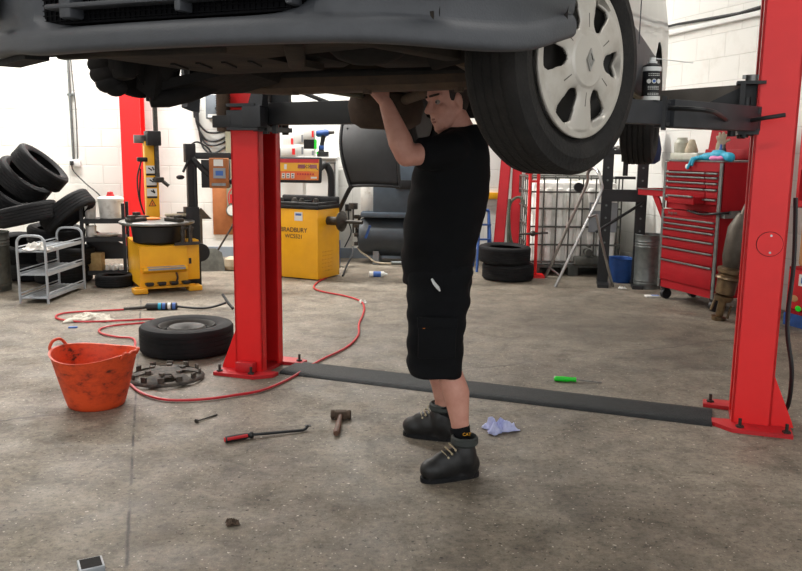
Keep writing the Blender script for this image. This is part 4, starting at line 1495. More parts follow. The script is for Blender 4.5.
# screwdriver
a0, a1, a2 = Vector((*(1.012, 5.099), 0.016)), Vector((*(1.153, 5.081), 0.016)), Vector((*(1.316, 5.053), 0.006))
sd_ = thing('screwdriver', 'screwdriver with bright green handle on the floor beyond the cover plate', 'screwdriver', (a0.x, a0.y, 0))
o_ = Vector((a0.x, a0.y, 0))
b = B()
dd = a1 - a0
b.loft([(a0 - o_, 0.012), (a0 - o_ + dd * 0.05, 0.017), (a0 - o_ + dd * 0.45, 0.018), (a0 - o_ + dd * 0.8, 0.014), (a1 - o_, 0.016)], 8)
obj('handle', b, 'green', sd_, angle=20)
b = B()
b.bar([a1 - o_, a2 - o_], 0.004, 8)
obj('blade', b, 'steel', sd_)
# little black box at the front edge
b = B()
b.mat('rack_grey').box((0, 0, 0.012), (0.085, 0.085, 0.024), rz=0.0, bev=0.003)
b.mat('under_dark').box((0, 0.0, 0.0245), (0.070, 0.070, 0.002))
bb = thing('socket_tray', 'small square black tray with grey edges on the floor at the picture front', 'tray', F3((-1.089, 2.642)), rad(28))
obj('tray_body', b, None, bb)
# dead leaf
crumple('leaf', 'rusty', 0.05, F3((-0.66, 3.002)), 0.4, 'small brown leaf on the bare floor near the picture front', 'leaf', 12, 0.02)

# aerosol cans
def spray(name, label, loc, rot, r, h, body, band):
    t = thing(name, label, 'spray can', loc, rot=rot)
    b = B()
    b.lathe([(0, 0), (r * 0.9, 0), (r, 0.004), (r, h * 0.86), (r * 0.92, h * 0.90), (r * 0.55, h * 0.94), (r * 0.5, h * 0.95), (0, h * 0.95)], 32)
    obj('can', b, body, t)
    b = B()
    b.lathe([(r * 0.5, h * 0.94), (r * 0.52, h), (r * 0.34, h * 1.02), (r * 0.32, h * 1.10), (0, h * 1.11)], 20)
    obj('nozzle', b, 'white', t)
    b = B()
    b.lathe([(r * 1.01, h * band[0]), (r * 1.012, h * band[0] + 0.001), (r * 1.012, h * band[1]), (r * 1.01, h * band[1] + 0.001)], 32)
    return t, b
q = Vector((1.125, 3.74, 1.696))
t, b = spray('spray_can', 'black and white spray can standing on the lift arm behind the wheel', (q.x, q.y, ZA + 0.0535), (0, 0, 0.3), 0.041, 0.172, 'black', (0.0, 0.10))
obj('label_band', b, 'sticker', t)
b = B()
b.lathe([(0.0412, 0.128), (0.0416, 0.130), (0.0416, 0.146), (0.039, 0.152), (0.03, 0.158)], 32)
obj('top_band', b, 'white', t)
b = B()
b.mat('sticker')
for k, s in ((-0.55, 'sticker'), (0.0, 'sticker_blue'), (0.55, 'sticker')):
    a = -PI / 2 + k - 0.3
    b.mat('sticker').cyl((0.0405 * math.cos(a), 0.0405 * math.sin(a), 0.083), (0.0422 * math.cos(a), 0.0422 * math.sin(a), 0.083), 0.010, n=16)
    if s == 'sticker_blue':
        b.mat(s).cyl((0.0415 * math.cos(a), 0.0415 * math.sin(a), 0.083), (0.0428 * math.cos(a), 0.0428 * math.sin(a), 0.083), 0.007, n=16)
for z in (0.115, 0.108, 0.060, 0.054, 0.048, 0.030, 0.024):
    for k in range(6):
        a = -PI / 2 - 0.3 + (k - 2.5) * 0.22
        b.mat('sticker').box((0.0413 * math.cos(a), 0.0413 * math.sin(a), z), (0.0012, 0.007, 0.0022), rz=a)
obj('printed_marks', b, None, t)
b = B()
b.bar([(0.0, 0, 0.187), (0.20, -0.02, 0.172)], 0.0022, 6)
obj('straw', b, 'white', t)
t, b = spray('spray_can', 'white and blue spray can lying on the floor by the mechanic', (*(-0.383, 9.465), 0.034), (0, PI / 2, rad(4)), 0.033, 0.20, 'sticker', (0.25, 0.7))
obj('label_band', b, 'sticker_blue', t)

# ---------------------------------------------------------------- left of the workshop
# tyre pile
TY = None
def tyre(px_loc, axis, label, scale=1.0, group='used tyres piled against the wall'):
    global TY
    if TY is None:
        b = tyre_mesh(0.305, 0.20, 0.20, 4, 64)
        TY = obj('tyre', b, 'rubber')
        o = TY
    else:
        o = TY.copy()
        C.objects.link(o)
    o.location = px_loc
    o.scale = (scale, scale, scale)
    o.rotation_euler = axis_rot(axis)
    return tag(o, label, 'tyre', group)
tyre((-3.914, 8.75, 1.264), (0.66, 0.07, 0.72), 'topmost tyre of the pile, leaning with its open side to the right')
tyre((-4.121, 8.78, 1.132), (0.66, -0.05, 0.73), 'tyre leaning in the pile directly behind the topmost one')
tyre((-4.338, 8.82, 0.954), (0.66, -0.03, 0.74), 'leaning tyre of the pile cut by the left picture edge')
tyre((-3.947, 8.45, 0.789), (-0.22, 0.0, 0.97), 'nearly flat tyre halfway up the pile below the leaning ones')
tyre((-3.626, 8.72, 0.794), (-0.64, 0.02, 0.76), 'tilted tyre at the right of the pile behind the black shelf')
p = Vector((*(-3.79, 8.584), 0))
tyre((p.x, p.y + 0.32, 0.102), (0, 0.0, 1), 'bottom tyre of the pile lying flat behind the grey shelf rack')
tyre((p.x + 0.03, p.y + 0.34, 0.305), (0.05, 0.0, 1), 'second tyre from the floor in the pile behind the grey shelf rack')
tyre((p.x - 0.10, p.y + 0.42, 0.515), (0.10, -0.08, 1), 'third tyre from the floor in the pile, just under the tilted right one')
p = Vector((*(-3.127, 8.433), 0))
tyre((p.x, p.y + 0.21, 0.068), (0, 0, 1), 'small tyre lying flat on the floor under the black shelf', 0.66, None)

p = Vector((*(-4.337, 8.682), 0))
tyre((p.x + 0.12, p.y + 0.42, 0.102), (0, 0.0, 1), 'tyre lying flat on the floor at the back of the pile by the old bin')
tyre((p.x + 0.02, p.y + 0.42, 0.345), (0.20, -0.22, 0.95), 'tilted tyre low in the pile beside the dull old bin')
# grey three tier rack
rk = thing('shoe_rack', 'grey metal three tier shelf rack with arched ends in front of the tyre pile', 'rack', (*(-3.523, 7.576), 0), rad(-1))
RL, RW = 0.86, 0.27
for y in (0, RL):
    b = B()
    r_ = 0.07
    b.tube([(-RW / 2, y, 0), (-RW / 2, y, 0.3), (-RW / 2, y, 0.56), (-RW / 2 + 0.02, y, 0.625), (-RW / 2 + r_, y, 0.65), (RW / 2 - r_, y, 0.65), (RW / 2 - 0.02, y, 0.625), (RW / 2, y, 0.56), (RW / 2, y, 0.3), (RW / 2, y, 0)], 0.0125, 10, 5)
    obj('end_frame', b, 'rack_grey', rk)
for z in (0.05, 0.275, 0.50):
    b = B()
    b.box((0, RL / 2, z), (RW - 0.02, RL, 0.008))
    for s in (-1, 1):
        b.box((s * (RW / 2 - 0.008), RL / 2, z + 0.004), (0.012, RL, 0.035))
        b.cyl((s * (RW / 2 - 0.004), 0, z + 0.045), (s * (RW / 2 - 0.004), RL, z + 0.045), 0.006)
    for k in range(5):
        b.box((-RW / 2 + 0.05 + k * 0.043, RL / 2, z + 0.005), (0.012, RL, 0.006))
    obj('shelf', b, 'rack_grey', rk)
pos = rk.matrix_basis @ Vector((0, 0, 0))
def on(t, p):
    return Matrix.Translation(t.location) @ t.rotation_euler.to_matrix().to_4x4() @ Vector(p)
crumple('cloth', 'white_worn', 0.24, on(rk, (0.0, 0.13, 0.508)), 0.1, 'white cloth on the top tier of the grey rack', 'cloth', 15, 0.06, 1.0)

# old ribbed bin at the left edge
def bin_(loc, R, H, mat, label, rim=True):
    t = thing('metal_bin', label, 'bin', loc)
    b = B()
    pr = [(0, 0.01), (R * 0.93, 0.01), (R * 0.95, 0.0)]
    for z in (0.06, 0.09):
        pr += [(R * 0.95, z - 0.012), (R * 0.975, z), (R * 0.95, z + 0.012)]
    for z in (0.78, 0.83, 0.88):
        pr += [(R * 0.97, H * z - 0.01), (R, H * z), (R * 0.975, H * z + 0.01)]
    pr += [(R * 0.98, H - 0.01), (R * 1.02, H), (R * 0.98, H + 0.006), (R * 0.95, H - 0.01), (R * 0.92, 0.02), (0, 0.02)]
    b.lathe(pr, 48)
    obj('bin_body', b, mat, t)
    return t
bin_((*(-4.295, 8.295), 0), 0.20, 0.61, 'galv_old', 'dull old metal bin cut by the left picture edge')
b = B()
b.box((0, 0, 0), (0.10, 0.07, 0.09), rz=0.4, bev=0.01)
p = Vector((*(-4.295, 8.295), 0))
o = obj('wood_offcut', b, 'wood', loc=(p.x + 0.08, p.y - 0.05, 0.045 + 0.02 + 0.50))
b = B()
b.sph((0, 0, 0), (0.17, 0.17, 0.06))
tag(obj('bin_liner_waste', b, 'under_dark', loc=(p.x, p.y, 0.475)), 'dark waste filling the dull old metal bin', 'waste')
tag(o, 'block of pale wood in the top of the dull old bin', 'wood')

# black open shelf with buckets
bs = thing('storage_shelf', 'black metal open shelf between tyre pile and yellow tyre changer', 'shelf', (-3.352, 9.05, 0), rad(12))
SWd, SDp = 0.44, 0.34
for x in (-SWd / 2, SWd / 2):
    for y in (-SDp / 2, SDp / 2):
        b = B()
        b.box((x, y, 0.44), (0.035, 0.035, 0.88))
        obj('upright', b, 'black', bs)
for z in (0.703, 0.501, 0.127):
    b = B()
    b.box((0, 0, z - 0.012), (SWd, SDp, 0.024))
    b.box((0, -SDp / 2, z - 0.02), (SWd, 0.012, 0.05))
    obj('shelf_board', b, 'black', bs)
b = B()
b.hull([(-0.22, 0.15, 0.60), (-0.22, 0.17, 0.60), (-0.22, 0.15, 0.22), (0.22, 0.15, 0.22), (0.22, 0.17, 0.22), (0.22, 0.15, 0.36), (-0.22, 0.17, 0.22), (0.22, 0.17, 0.36)])
obj('back_panel', b, 'black', bs)
Z1, Z2, Z3 = 0.703, 0.501, 0.127
def bucket(lx, ly, z, r, h, label, lid=False, knob=False):
    p = on(bs, (lx, ly, z))
    t = thing('bucket', label, 'bucket', p)
    b = B()
    b.lathe([(0, 0), (r * 0.9, 0), (r, h * 0.9), (r * 1.04, h * 0.9), (r * 1.04, h * 0.96), (r, h), (r * 0.95, h), (r * 0.87, 0.01), (0, 0.01)], 36)
    obj('bucket_body', b, 'white_worn', t)
    if lid:
        b = B()
        b.lathe([(0, h + 0.035), (r * 0.8, h + 0.03), (r * 1.05, h + 0.012), (r * 1.06, h - 0.012), (r * 1.0, h - 0.012), (0, h + 0.002)], 36)
        obj('bucket_lid', b, 'white_worn', t)
        b = B()
        b.lathe([(0, h + 0.09), (0.03, h + 0.08), (0.035, h + 0.06), (0.05, h + 0.03), (0, h + 0.03)], 20)
        obj('lid_knob', b, 'red_worn', t)
    else:
        b = B()
        b.tube([(-r, 0, h * 0.9), (-r * 0.5, -r * 0.2, h * 1.5), (0, -r * 0.25, h * 1.62), (r * 0.5, -r * 0.2, h * 1.5), (r, 0, h * 0.9)], 0.004, 6)
        obj('bail_handle', b, 'steel', t)
bucket(-0.14, -0.07, Z1 + 0.005, 0.062, 0.16, 'small white bucket without lid on the top of the black shelf')
bucket(0.07, 0.0, Z1 + 0.005, 0.135, 0.21, 'big white paint bucket with red knob on its lid, on the black shelf', True)
bucket(-0.14, -0.08, Z2 + 0.005, 0.058, 0.12, 'small white bucket on the second tier of the black shelf')
b = B()
b.lathe([(0, 0), (0.10, 0), (0.15, 0.022), (0.155, 0.03), (0.145, 0.027), (0.10, 0.008), (0, 0.008)], 40)
tag(obj('plate', b, 'white_worn', loc=on(bs, (0.02, -0.05, Z2 + 0.002))), 'white plate lying on the second tier of the black shelf', 'plate')
b = B()
b.box((0, 0, 0.10), (0.16, 0.12, 0.20), bev=0.006)
tag(obj('wood_block', b, 'wood', loc=on(bs, (-0.10, -0.10, Z3 + 0.001))), 'square pale wooden block on the lowest tier of the black shelf', 'wood block')
for k in range(3):
    b = B()
    b.box((0, 0, 0.03), (0.04, 0.12, 0.06), rz=0.3 * k - 0.3, bev=0.008)
    tag(obj('wood_offcut', b, 'white_worn', loc=on(bs, (0.045 + k * 0.06, -0.1, Z3 + 0.001))), 'small pale offcut beside the square wooden block on the black shelf', 'wood', 'offcuts on the lowest tier of the black shelf')

# red steel stanchion against the wall
b = B()
for y in (-0.09, 0.09):
    b.box((0, y, 2.4), (0.27, 0.02, 4.78))
b.box((0, 0, 2.4), (0.02, 0.17, 4.78))
b.box((0, 0, 0.01), (0.4, 0.26, 0.02))
o = obj('steel_stanchion', b, 'red', loc=(-3.652, 11.05, 0.0))
tag(o, 'red steel stanchion against the white wall behind the tyre changer', 'stanchion', None, 'thing')

# wall conduit, sockets, isolator, trunking, cables
b = B()
xw = -4.53
b.cyl((xw, WY - 0.02, 1.321), (xw - 0.01, WY - 0.02, 4.7), 0.018, n=10)
for z in (2.2, 2.9, 3.6):
    b.box((xw, WY - 0.02, z), (0.08, 0.03, 0.03))
b.tube([(xw + 0.05, WY - 0.01, 1.321), (xw + 0.06, WY - 0.01, 2.0), (xw + 0.03, WY - 0.01, 2.8), (xw + 0.05, WY - 0.01, 4.6)], 0.008, 6)
tag(obj('wall_conduit', b, 'galv'), 'thin vertical conduit on the white wall above the double socket', 'conduit')
sk = thing('wall_socket', 'white double socket on the wall right of the tyre pile', 'socket', (-4.516, WY, 1.28))
b = B()
b.box((0, -0.02, 0), (0.16, 0.04, 0.10), bev=0.006)
obj('socket_plate', b, 'white', sk)
b = B()
b.box((-0.03, -0.055, 0), (0.05, 0.03, 0.055), bev=0.008)
pl = obj('plug', b, 'black', sk)
b = B()
b.tube([(-0.03, -0.06, -0.03), (0.0, -0.06, -0.12), (0.15, -0.05, -0.28), (0.35, -0.06, -0.46), (0.45, -0.1, -0.7)], 0.009, 6)
obj('flex', b, 'black', pl)
iso = thing('isolator_box', 'grey electrical isolator box on the wall beside the left lift post', 'switch box', (-2.544, WY, 2.052))
b = B()
b.box((0, -0.07, 0), (0.24, 0.14, 0.32), bev=0.01)
obj('box_body', b, 'iso_grey', iso)
b = B()
b.box((0, -0.143, -0.12), (0.18, 0.006, 0.04))
obj('rating_label', b, 'sticker', iso)
b = B()
b.box((0.06, -0.16, 0.0), (0.03, 0.05, 0.10), rot=Euler((0, 0.9, 0)).to_matrix())
obj('switch_lever', b, 'black', iso)
b = B()
b.box((-2.358, WY - 0.03, 2.2), (0.13, 0.06, 3.0))
tag(obj('cable_trunking', b, 'beige'), 'beige vertical cable trunking on the wall next to the left lift post', 'trunking')
xc = -2.821
zt = lambda py: 1.47 + (150 - py) / 802 * 11.2
gname = 'black cables looping to the beige trunking'
for k, (dx, low, endz) in enumerate([(0.0, 133, 131), (0.02, 141, 137), (0.035, 145, 141), (0.05, 152, 146)]):
    b = B()
    xe = -2.448
    b.tube([(xc - 0.03 + dx, WY - 0.02, 3.6), (xc - 0.03 + dx, WY - 0.02, zt(105)), (xc + dx, WY - 0.03, zt(low - 14)), (xc + 0.12, WY - 0.04, zt(low - 2)), (xc + 0.25, WY - 0.04, zt(low)), (xe + 0.02, WY - 0.03, zt(endz))], 0.014, 8)
    tag(obj('wall_cable', b, 'black'), 'black cable dropping down the wall and looping to the beige trunking', 'cable', gname)
b = B()
b.box((0, 0, 0), (0.46, 0.02, 0.70), bev=0.003)
o = obj('wall_board', b, 'board', loc=(-2.401, WY - 0.011, 0.662))
tag(o, 'brown hardboard panel on the wall just left of the red lift post', 'board')
gz = thing('tyre_inflator', 'silver pressure gauge hanging on the brown hardboard panel', 'gauge', (-2.353, WY - 0.021, 0.655))
b = B()
b.cyl((0, 0, 0), (0, -0.05, 0), 0.085, n=28)
obj('gauge_body', b, 'galv', gz)
b = B()
b.cyl((0, -0.05, 0), (0, -0.054, 0), 0.07, n=28)
obj('gauge_dial', b, 'sticker', gz)
b = B()
b.tube([(-0.03, -0.03, 0.06), (-0.05, -0.03, 0.2), (0.0, -0.03, 0.3)], 0.012)
b.cyl((0.0, -0.03, 0.10), (0, -0.03, 0.22), 0.03)
obj('gauge_grip', b, 'red_worn', gz)

# long handled tools by the wall
pn = thing('dustpan', 'grey long handled dustpan leaning by the wall behind the tyre changer', 'dustpan', (*(-2.332, 9.727), 0), rad(10))
b = B()
b.hull([(-0.17, 0.05, 0.0), (0.17, 0.05, 0.0), (-0.17, 0.2, 0.0), (0.17, 0.2, 0.0), (-0.13, 0.15, 0.22), (0.13, 0.15, 0.22), (-0.05, 0.18, 0.27), (0.05, 0.18, 0.27)])
obj('pan', b, 'galv_old', pn)
b = B()
b.bar([(0.05, 0.17, 0.2), (0.30, 0.25, 0.60)], 0.012)
b.bar([(0.26, 0.238, 0.53), (0.32, 0.256, 0.63)], 0.02)
obj('handle', b, 'dark_steel', pn)
b = B()
b.bar([(0, 0, 0), (0.0, 0.02, 0.66)], 0.018)
b.hull([(-0.13, 0.02, 0.62), (0.13, 0.02, 0.62), (0.0, 0.02, 0.76), (-0.13, 0.05, 0.62), (0.13, 0.05, 0.62), (0.0, 0.05, 0.76)])
o = obj('floor_scraper', b, 'exh_grey', loc=(*(-2.524, 10.058), 0))
tag(o, 'grey scraper standing on its handle, pointed head up, behind the tyre changer', 'scraper')
b = B()
b.lathe([(0, 0), (0.09, 0.01), (0.11, 0.06), (0.09, 0.14), (0.04, 0.17), (0, 0.17)], 28)
tag(obj('filler_bottle', b, 'cream', loc=(*(-2.114, 9.914), 0)), 'pale round bottle on the floor at the wall beside the lift post', 'bottle')

# yellow tyre changer
tc_ = thing('tyre_changer', 'yellow tyre changing machine with round turntable and black side arm', 'tyre changer', (-2.645, 8.62, 0), rad(28))
b = B()
TW, TD, TH = 0.49, 0.70, 0.48
b.hull([(-TW / 2, -TD / 2, 0.06), (TW / 2, -TD / 2, 0.06), (-TW / 2, -TD / 2, TH), (TW / 2, -TD / 2, TH), (-TW / 2, TD / 2, 0.06), (TW / 2, TD / 2, 0.06), (-TW / 2, TD / 2, TH + 0.04), (TW / 2, TD / 2, TH + 0.04)])
cab_ = obj('cabinet', b, 'yellow', tc_)
b = B()
b.box((TW / 2 + 0.065, -TD / 2 + 0.12, 0.32), (0.13, 0.2, TH - 0.06), bev=0.006)
obj('side_box', b, 'yellow', tc_)
b = B()
b.box((TW / 2 + 0.03, -TD / 2 + 0.017, 0.31), (0.025, 0.006, 0.06))
obj('side_slot', b, 'black', tc_)
for x, y in ((-0.26, -TD / 2 - 0.02), (0.30, -TD / 2 - 0.02), (-0.3, 0.34), (0.3, 0.3)):
    b = B()
    b.box((x, y, 0.03), (0.14, 0.16, 0.05), bev=0.006)
    obj('foot', b, 'yellow_worn', tc_)
b = B()
b.box((0, -TD / 2 - 0.03, 0.058), (0.62, 0.05, 0.025))
obj('front_bar', b, 'yellow_worn', tc_)
b = B()
b.box((0.0, -TD / 2 - 0.05, 0.25), (0.46, 0.10, 0.025), bev=0.004)
b.hull([(-0.22, -TD / 2, 0.20), (0.22, -TD / 2, 0.20), (-0.22, -TD / 2 - 0.095, 0.24), (0.22, -TD / 2 - 0.095, 0.24), (-0.23, -TD / 2, 0.27), (0.23, -TD / 2, 0.27), (-0.23, -TD / 2 - 0.1, 0.27), (0.23, -TD / 2 - 0.1, 0.27)])
tr_ = obj('tool_ledge', b, 'yellow', tc_)
b = B()
b.box((0.01, -TD / 2 - 0.052, 0.271), (0.38, 0.07, 0.006))
b.box((0.01, -TD / 2 - 0.101, 0.255), (0.38, 0.004, 0.022))
obj('ledge_strip', b, 'grey_paint', tr_)
for k in range(4):
    b = B()
    b.box((-0.17 + k * 0.125, -TD / 2 - 0.05, 0.095), (0.065, 0.12, 0.025), bev=0.006)
    b.box((-0.17 + k * 0.125, -TD / 2 - 0.10, 0.105), (0.075, 0.05, 0.03), bev=0.006)
    obj('pedal', b, 'black', tc_)
b = B()
b.tube([(0.12, -TD / 2 - 0.01, 0.20), (0.13, -TD / 2 - 0.02, 0.14), (0.11, -TD / 2 - 0.02, 0.09)], 0.01, 6)
obj('air_lead', b, 'black', tc_)
TZ = 0.72
b = B()
b.lathe([(0.0, TH), (0.20, TH), (0.25, TH + 0.03), (0.27, TZ - 0.05), (0.2, TZ - 0.03), (0, TZ - 0.03)], 48)
obj('turntable_bowl', b, 'black', tc_, loc=(0, -0.06, 0))
b = B()
b.lathe([(0, TZ - 0.03), (0.37, TZ - 0.03), (0.39, TZ - 0.02), (0.39, TZ), (0.37, TZ + 0.01), (0.0, TZ + 0.015)], 56)
tt = obj('turntable', b, 'steel', tc_, loc=(0, -0.06, 0))
for k in range(4):
    a = k * PI / 2 + 0.5
    b = B()
    b.box((0.27 * math.cos(a), 0.27 * math.sin(a), TZ + 0.03), (0.22, 0.08, 0.035), rz=a, bev=0.006)
    b.box((0.33 * math.cos(a), 0.33 * math.sin(a), TZ + 0.055), (0.06, 0.07, 0.05), rz=a, bev=0.008)
    obj('clamp_jaw', b, 'dark_steel', tt)
b = B()
b.sph((-0.05, 0, TZ + 0.025), (0.09, 0.05, 0.02))
obj('worn_cap', b, 'warn', tt)
b = B()
b.bar([(0.12, 0.1, TZ + 0.06), (0.34, 0.08, TZ + 0.06)], 0.016)
tag(obj('tyre_lever', b, 'cream', loc=tc_.location + Vector((0.0, -0.1, 0.0)), rot=(0, 0, rad(14))), 'pale tyre lever lying on the turntable of the tyre changer', 'lever')
b = B()
b.bar([(0.18, -0.34, 0.60), (0.20, -0.36, 0.66), (0.32, -0.34, 0.66)], 0.014)
b.cyl((0.20, -0.36, 0.5), (0.20, -0.36, 0.69), 0.022)
b.cyl((0.28, -0.35, 0.5), (0.28, -0.35, 0.69), 0.022)
b.box((0.24, -0.36, 0.50), (0.26, 0.05, 0.03))
obj('bead_tool', b, 'dark_steel', tc_)
# tilting yellow column with head, hex shaft and stickers
CX, CY = 0.05, 0.42
b = B()
CT = 1.565
b.box((CX, CY, CT / 2 + 0.1), (0.14, 0.12, CT - 0.2), bev=0.006)
b.box((CX, CY, 0.3), (0.20, 0.2, 0.6))
colm = obj('tilting_mast', b, 'yellow', tc_)
b = B()
b.box((CX + 0.02, CY - 0.05, CT + 0.03), (0.15, 0.20, 0.16), bev=0.01)
b.cyl((CX + 0.06, CY - 0.155, CT - 0.02), (CX + 0.06, CY - 0.13, CT - 0.02), 0.012)
obj('mast_head', b, 'black', tc_)
b = B()
b.box((CX - 0.11, CY, CT + 0.02), (0.12, 0.06, 0.09), bev=0.004)
obj('head_bracket', b, 'steel', tc_)
b = B()
b.cyl((CX + 0.05, CY - 0.09, CT - 0.40), (CX + 0.05, CY - 0.09, 1.991), 0.026, n=6)
b.box((CX + 0.06, CY - 0.11, CT - 0.42), (0.10, 0.10, 0.06), bev=0.012)
b.bar([(CX + 0.08, CY - 0.12, CT - 0.42), (CX + 0.16, CY - 0.14, CT - 0.49)], 0.02)
obj('hex_shaft', b, 'dark_steel', tc_, angle=20)
b = B()
b.box((CX - 0.10, CY - 0.05, CT - 0.20), (0.11, 0.06, 0.05), bev=0.012)
b.tube([(CX - 0.11, CY - 0.05, CT - 0.22), (CX - 0.16, CY - 0.06, CT - 0.4), (CX - 0.15, CY - 0.06, CT - 0.62), (CX - 0.10, CY - 0.05, CT - 0.80), (CX - 0.14, CY - 0.05, CT - 0.62), (CX - 0.12, CY - 0.05, CT - 0.3)], 0.009, 6)
obj('control_handle', b, 'black', tc_)
yf = CY - 0.0615
for k, (dz, key) in enumerate(((-0.31, 'sticker'), (-0.44, 'sticker'), (-0.56, 'sticker'))):
    b = B()
    b.mat('sticker').box((CX - 0.01, yf, CT + dz), (0.11, 0.003, 0.085))
    b.mat('black').box((CX - 0.01, yf - 0.002, CT + dz - 0.055), (0.11, 0.002, 0.02))
    b.box((CX - 0.02 + 0.01 * k, yf - 0.002, CT + dz + 0.005), (0.05, 0.002, 0.014), rot=Euler((0, 0.6, 0)).to_matrix())
    b.box((CX + 0.012, yf - 0.002, CT + dz + 0.012), (0.014, 0.002, 0.04), rot=Euler((0, -0.5, 0)).to_matrix())
    obj('warning_sticker', b, None, colm)
b = B()
mt = Matrix.Translation((CX - 0.01, yf, CT - 0.68)) @ Matrix.Rotation(PI / 2, 4, 'X')
b.mat('black').prism([(-0.042, -0.035), (0.042, -0.035), (0, 0.045)], 0.002, mt)
b.mat('warn').prism([(-0.030, -0.028), (0.030, -0.028), (0, 0.028)], 0.003, mt)
b.mat('black').box((CX - 0.01, yf - 0.004, CT - 0.69), (0.008, 0.001, 0.022))
obj('warning_sticker', b, None, colm)
# black helper arm on the right of the machine
hx_, hy_ = -2.306, 8.8
hp = world_to_local(tc_, (hx_, hy_, 0))
b = B()
b.box(hp + Vector((0, 0, 0.43)), (0.15, 0.13, 0.86), bev=0.006)
b.box(hp + Vector((0, 0, 1.14)), (0.07, 0.07, 0.7))
b.cyl(hp + Vector((0.045, -0.03, 0.8)), hp + Vector((0.045, -0.03, 1.42)), 0.022)
b.box(hp + Vector((0, 0, 1.44)), (0.11, 0.11, 0.20), bev=0.004)
b.cyl(hp + Vector((0.07, -0.08, 0.36)), hp + Vector((0.07, 0.03, 0.36)), 0.10, n=28)
ha = obj('helper_post', b, 'black', tc_)
b = B()
hz1 = 1.422
R_ = Matrix.Rotation(-rad(25), 3, 'Z')
def hv(dx, dy, z):
    v = R_ @ Vector((dx, dy, 0))
    return Vector((hp.x + v.x, hp.y + v.y, z))
b.tr = Matrix.Identity(4)
box_between(b, hv(0.0, 0, hz1), hv(0.95, 0.0, hz1 - 0.02), 0.06, 0.07)
b.tube([hv(0.04, -0.04, 1.388), hv(0.15, -0.04, 1.261), hv(0.32, -0.04, 1.154), hv(0.6, -0.04, 1.136)], 0.03, 10)
box_between(b, hv(0.12, 0.04, 1.217), hv(0.42, 0.04, 1.22), 0.10, 0.30)
b.bar([hv(0.0, -0.06, 1.366), hv(-0.06, -0.08, 1.236)], 0.014)
b.sph(hv(-0.09, -0.08, 1.182), (0.045, 0.03, 0.025))
obj('helper_arm', b, 'black', tc_)
b = B()
c_ = hv(0.33, -0.10, 1.231)
b.box(c_, (0.20, 0.08, 0.32), rz=rad(-25), bev=0.008)
cb = obj('control_panel', b, 'board', tc_)
b = B()
b.tr = Matrix.Translation(c_) @ Matrix.Rotation(rad(-25), 4, 'Z')
b.mat('sticker').box((0.0, -0.042, 0.11), (0.10, 0.004, 0.07))
b.mat('grey_paint').box((0.01, -0.045, 0.0), (0.13, 0.012, 0.11))
b.mat('sticker_blue').box((0.01, -0.052, 0.0), (0.08, 0.004, 0.05))
b.mat('steel').box((0.0, -0.045, -0.12), (0.15, 0.01, 0.03))
obj('panel_fittings', b, None, cb)
b = B()
b.tube([hp + Vector((0.02, 0, 1.53)), hp + Vector((0.09, 0, 1.56)), hp + Vector((0.2, 0, 1.50)), hp + Vector((0.26, 0, 1.40))], 0.010)
obj('air_lead', b, 'black', tc_)

# yellow wheel balancer with hood
BA = rad(-27)
p_ = Vector((*(-0.957, 9.123), 0))
bl = thing('wheel_balancer', 'yellow wheel balancing machine with display panel and raised black hood', 'wheel balancer', p_, BA)
BW, BD, BH = 0.80, 0.48, 0.82
b = B()
b.box((-BW / 2, BD / 2, BH / 2 + 0.006), (BW, BD, BH - 0.012), bev=0.012)
bcab = obj('cabinet', b, 'yellow', bl)
b = B()
for z in range(6):
    for k in range(4):
        b.box((0.001, 0.12 + k * 0.06, 0.10 + z * 0.045), (0.006, 0.045, 0.012))
obj('vent_louvre', b, 'yellow_worn', bcab)
text('maker_lettering', 'BRADBURY', 0.074, 'navytext', bcab, (-0.33, -0.002, 0.572), (PI / 2, 0, 0))
text('maker_lettering', 'WC5521', 0.066, 'navytext', bcab, (-0.33, -0.002, 0.497), (PI / 2, 0, 0))
b = B()
b.mat('sticker').box((-0.26, -0.002, 0.732), (0.11, 0.004, 0.10))
b.mat('sticker_blue').box((-0.26, -0.004, 0.754), (0.08, 0.003, 0.025))
obj('paper_label', b, None, bcab)
b = B()
b.box((-BW / 2, BD / 2, BH + 0.02), (BW + 0.02, BD + 0.02, 0.05), bev=0.015)
b.box((-BW / 2, BD - 0.02, BH + 0.08), (BW, 0.06, 0.10), bev=0.02)
b.box((-BW / 2, 0.015, BH + 0.055), (BW, 0.04, 0.04), bev=0.012)
for x in (-BW + 0.02, -0.36, -0.02):
    b.box((x, BD / 2, BH + 0.055), (0.035, BD, 0.045), bev=0.012)
wtr = obj('weight_tray', b, 'black', bl)
random.seed(3)
gw_ = 'clamping cones and small parts in the black tray on the yellow balancer'
for k in range(4):
    b = B()
    r_ = 0.035 + 0.012 * random.random()
    b.lathe([(0, 0), (r_, 0), (r_, 0.02), (r_ * 0.6, 0.06), (0.012, 0.065), (0, 0.065)], 20)
    q = on(bl, (-0.62 + k * 0.15, 0.16 + 0.07 * (k % 2), BH + 0.046))
    tag(obj('clamping_cone', b, 'dark_steel', loc=q), 'dark clamping cone in the black tray on top of the yellow balancer', 'cone', gw_)
crumple('cloth', 'navy', 0.16, on(bl, (-0.74, 0.12, BH + 0.046)), 0.3, 'blue cloth lying on the yellow balancer beside the lift post', 'cloth', 21, 0.10)
# shaft with flange and cone
sz_ = 0.681
b = B()
b.loft([((-0.02, 0.22, sz_), 0.05), ((0.10, 0.22, sz_), 0.05), ((0.16, 0.22, sz_), 0.055), ((0.17, 0.22, sz_), 0.11), ((0.19, 0.22, sz_), 0.12), ((0.20, 0.22, sz_), 0.10), ((0.24, 0.22, sz_), 0.05), ((0.25, 0.22, sz_), 0.022), ((0.46, 0.22, sz_), 0.022)], 28)
obj('balancing_shaft', b, 'dark_steel', bl)
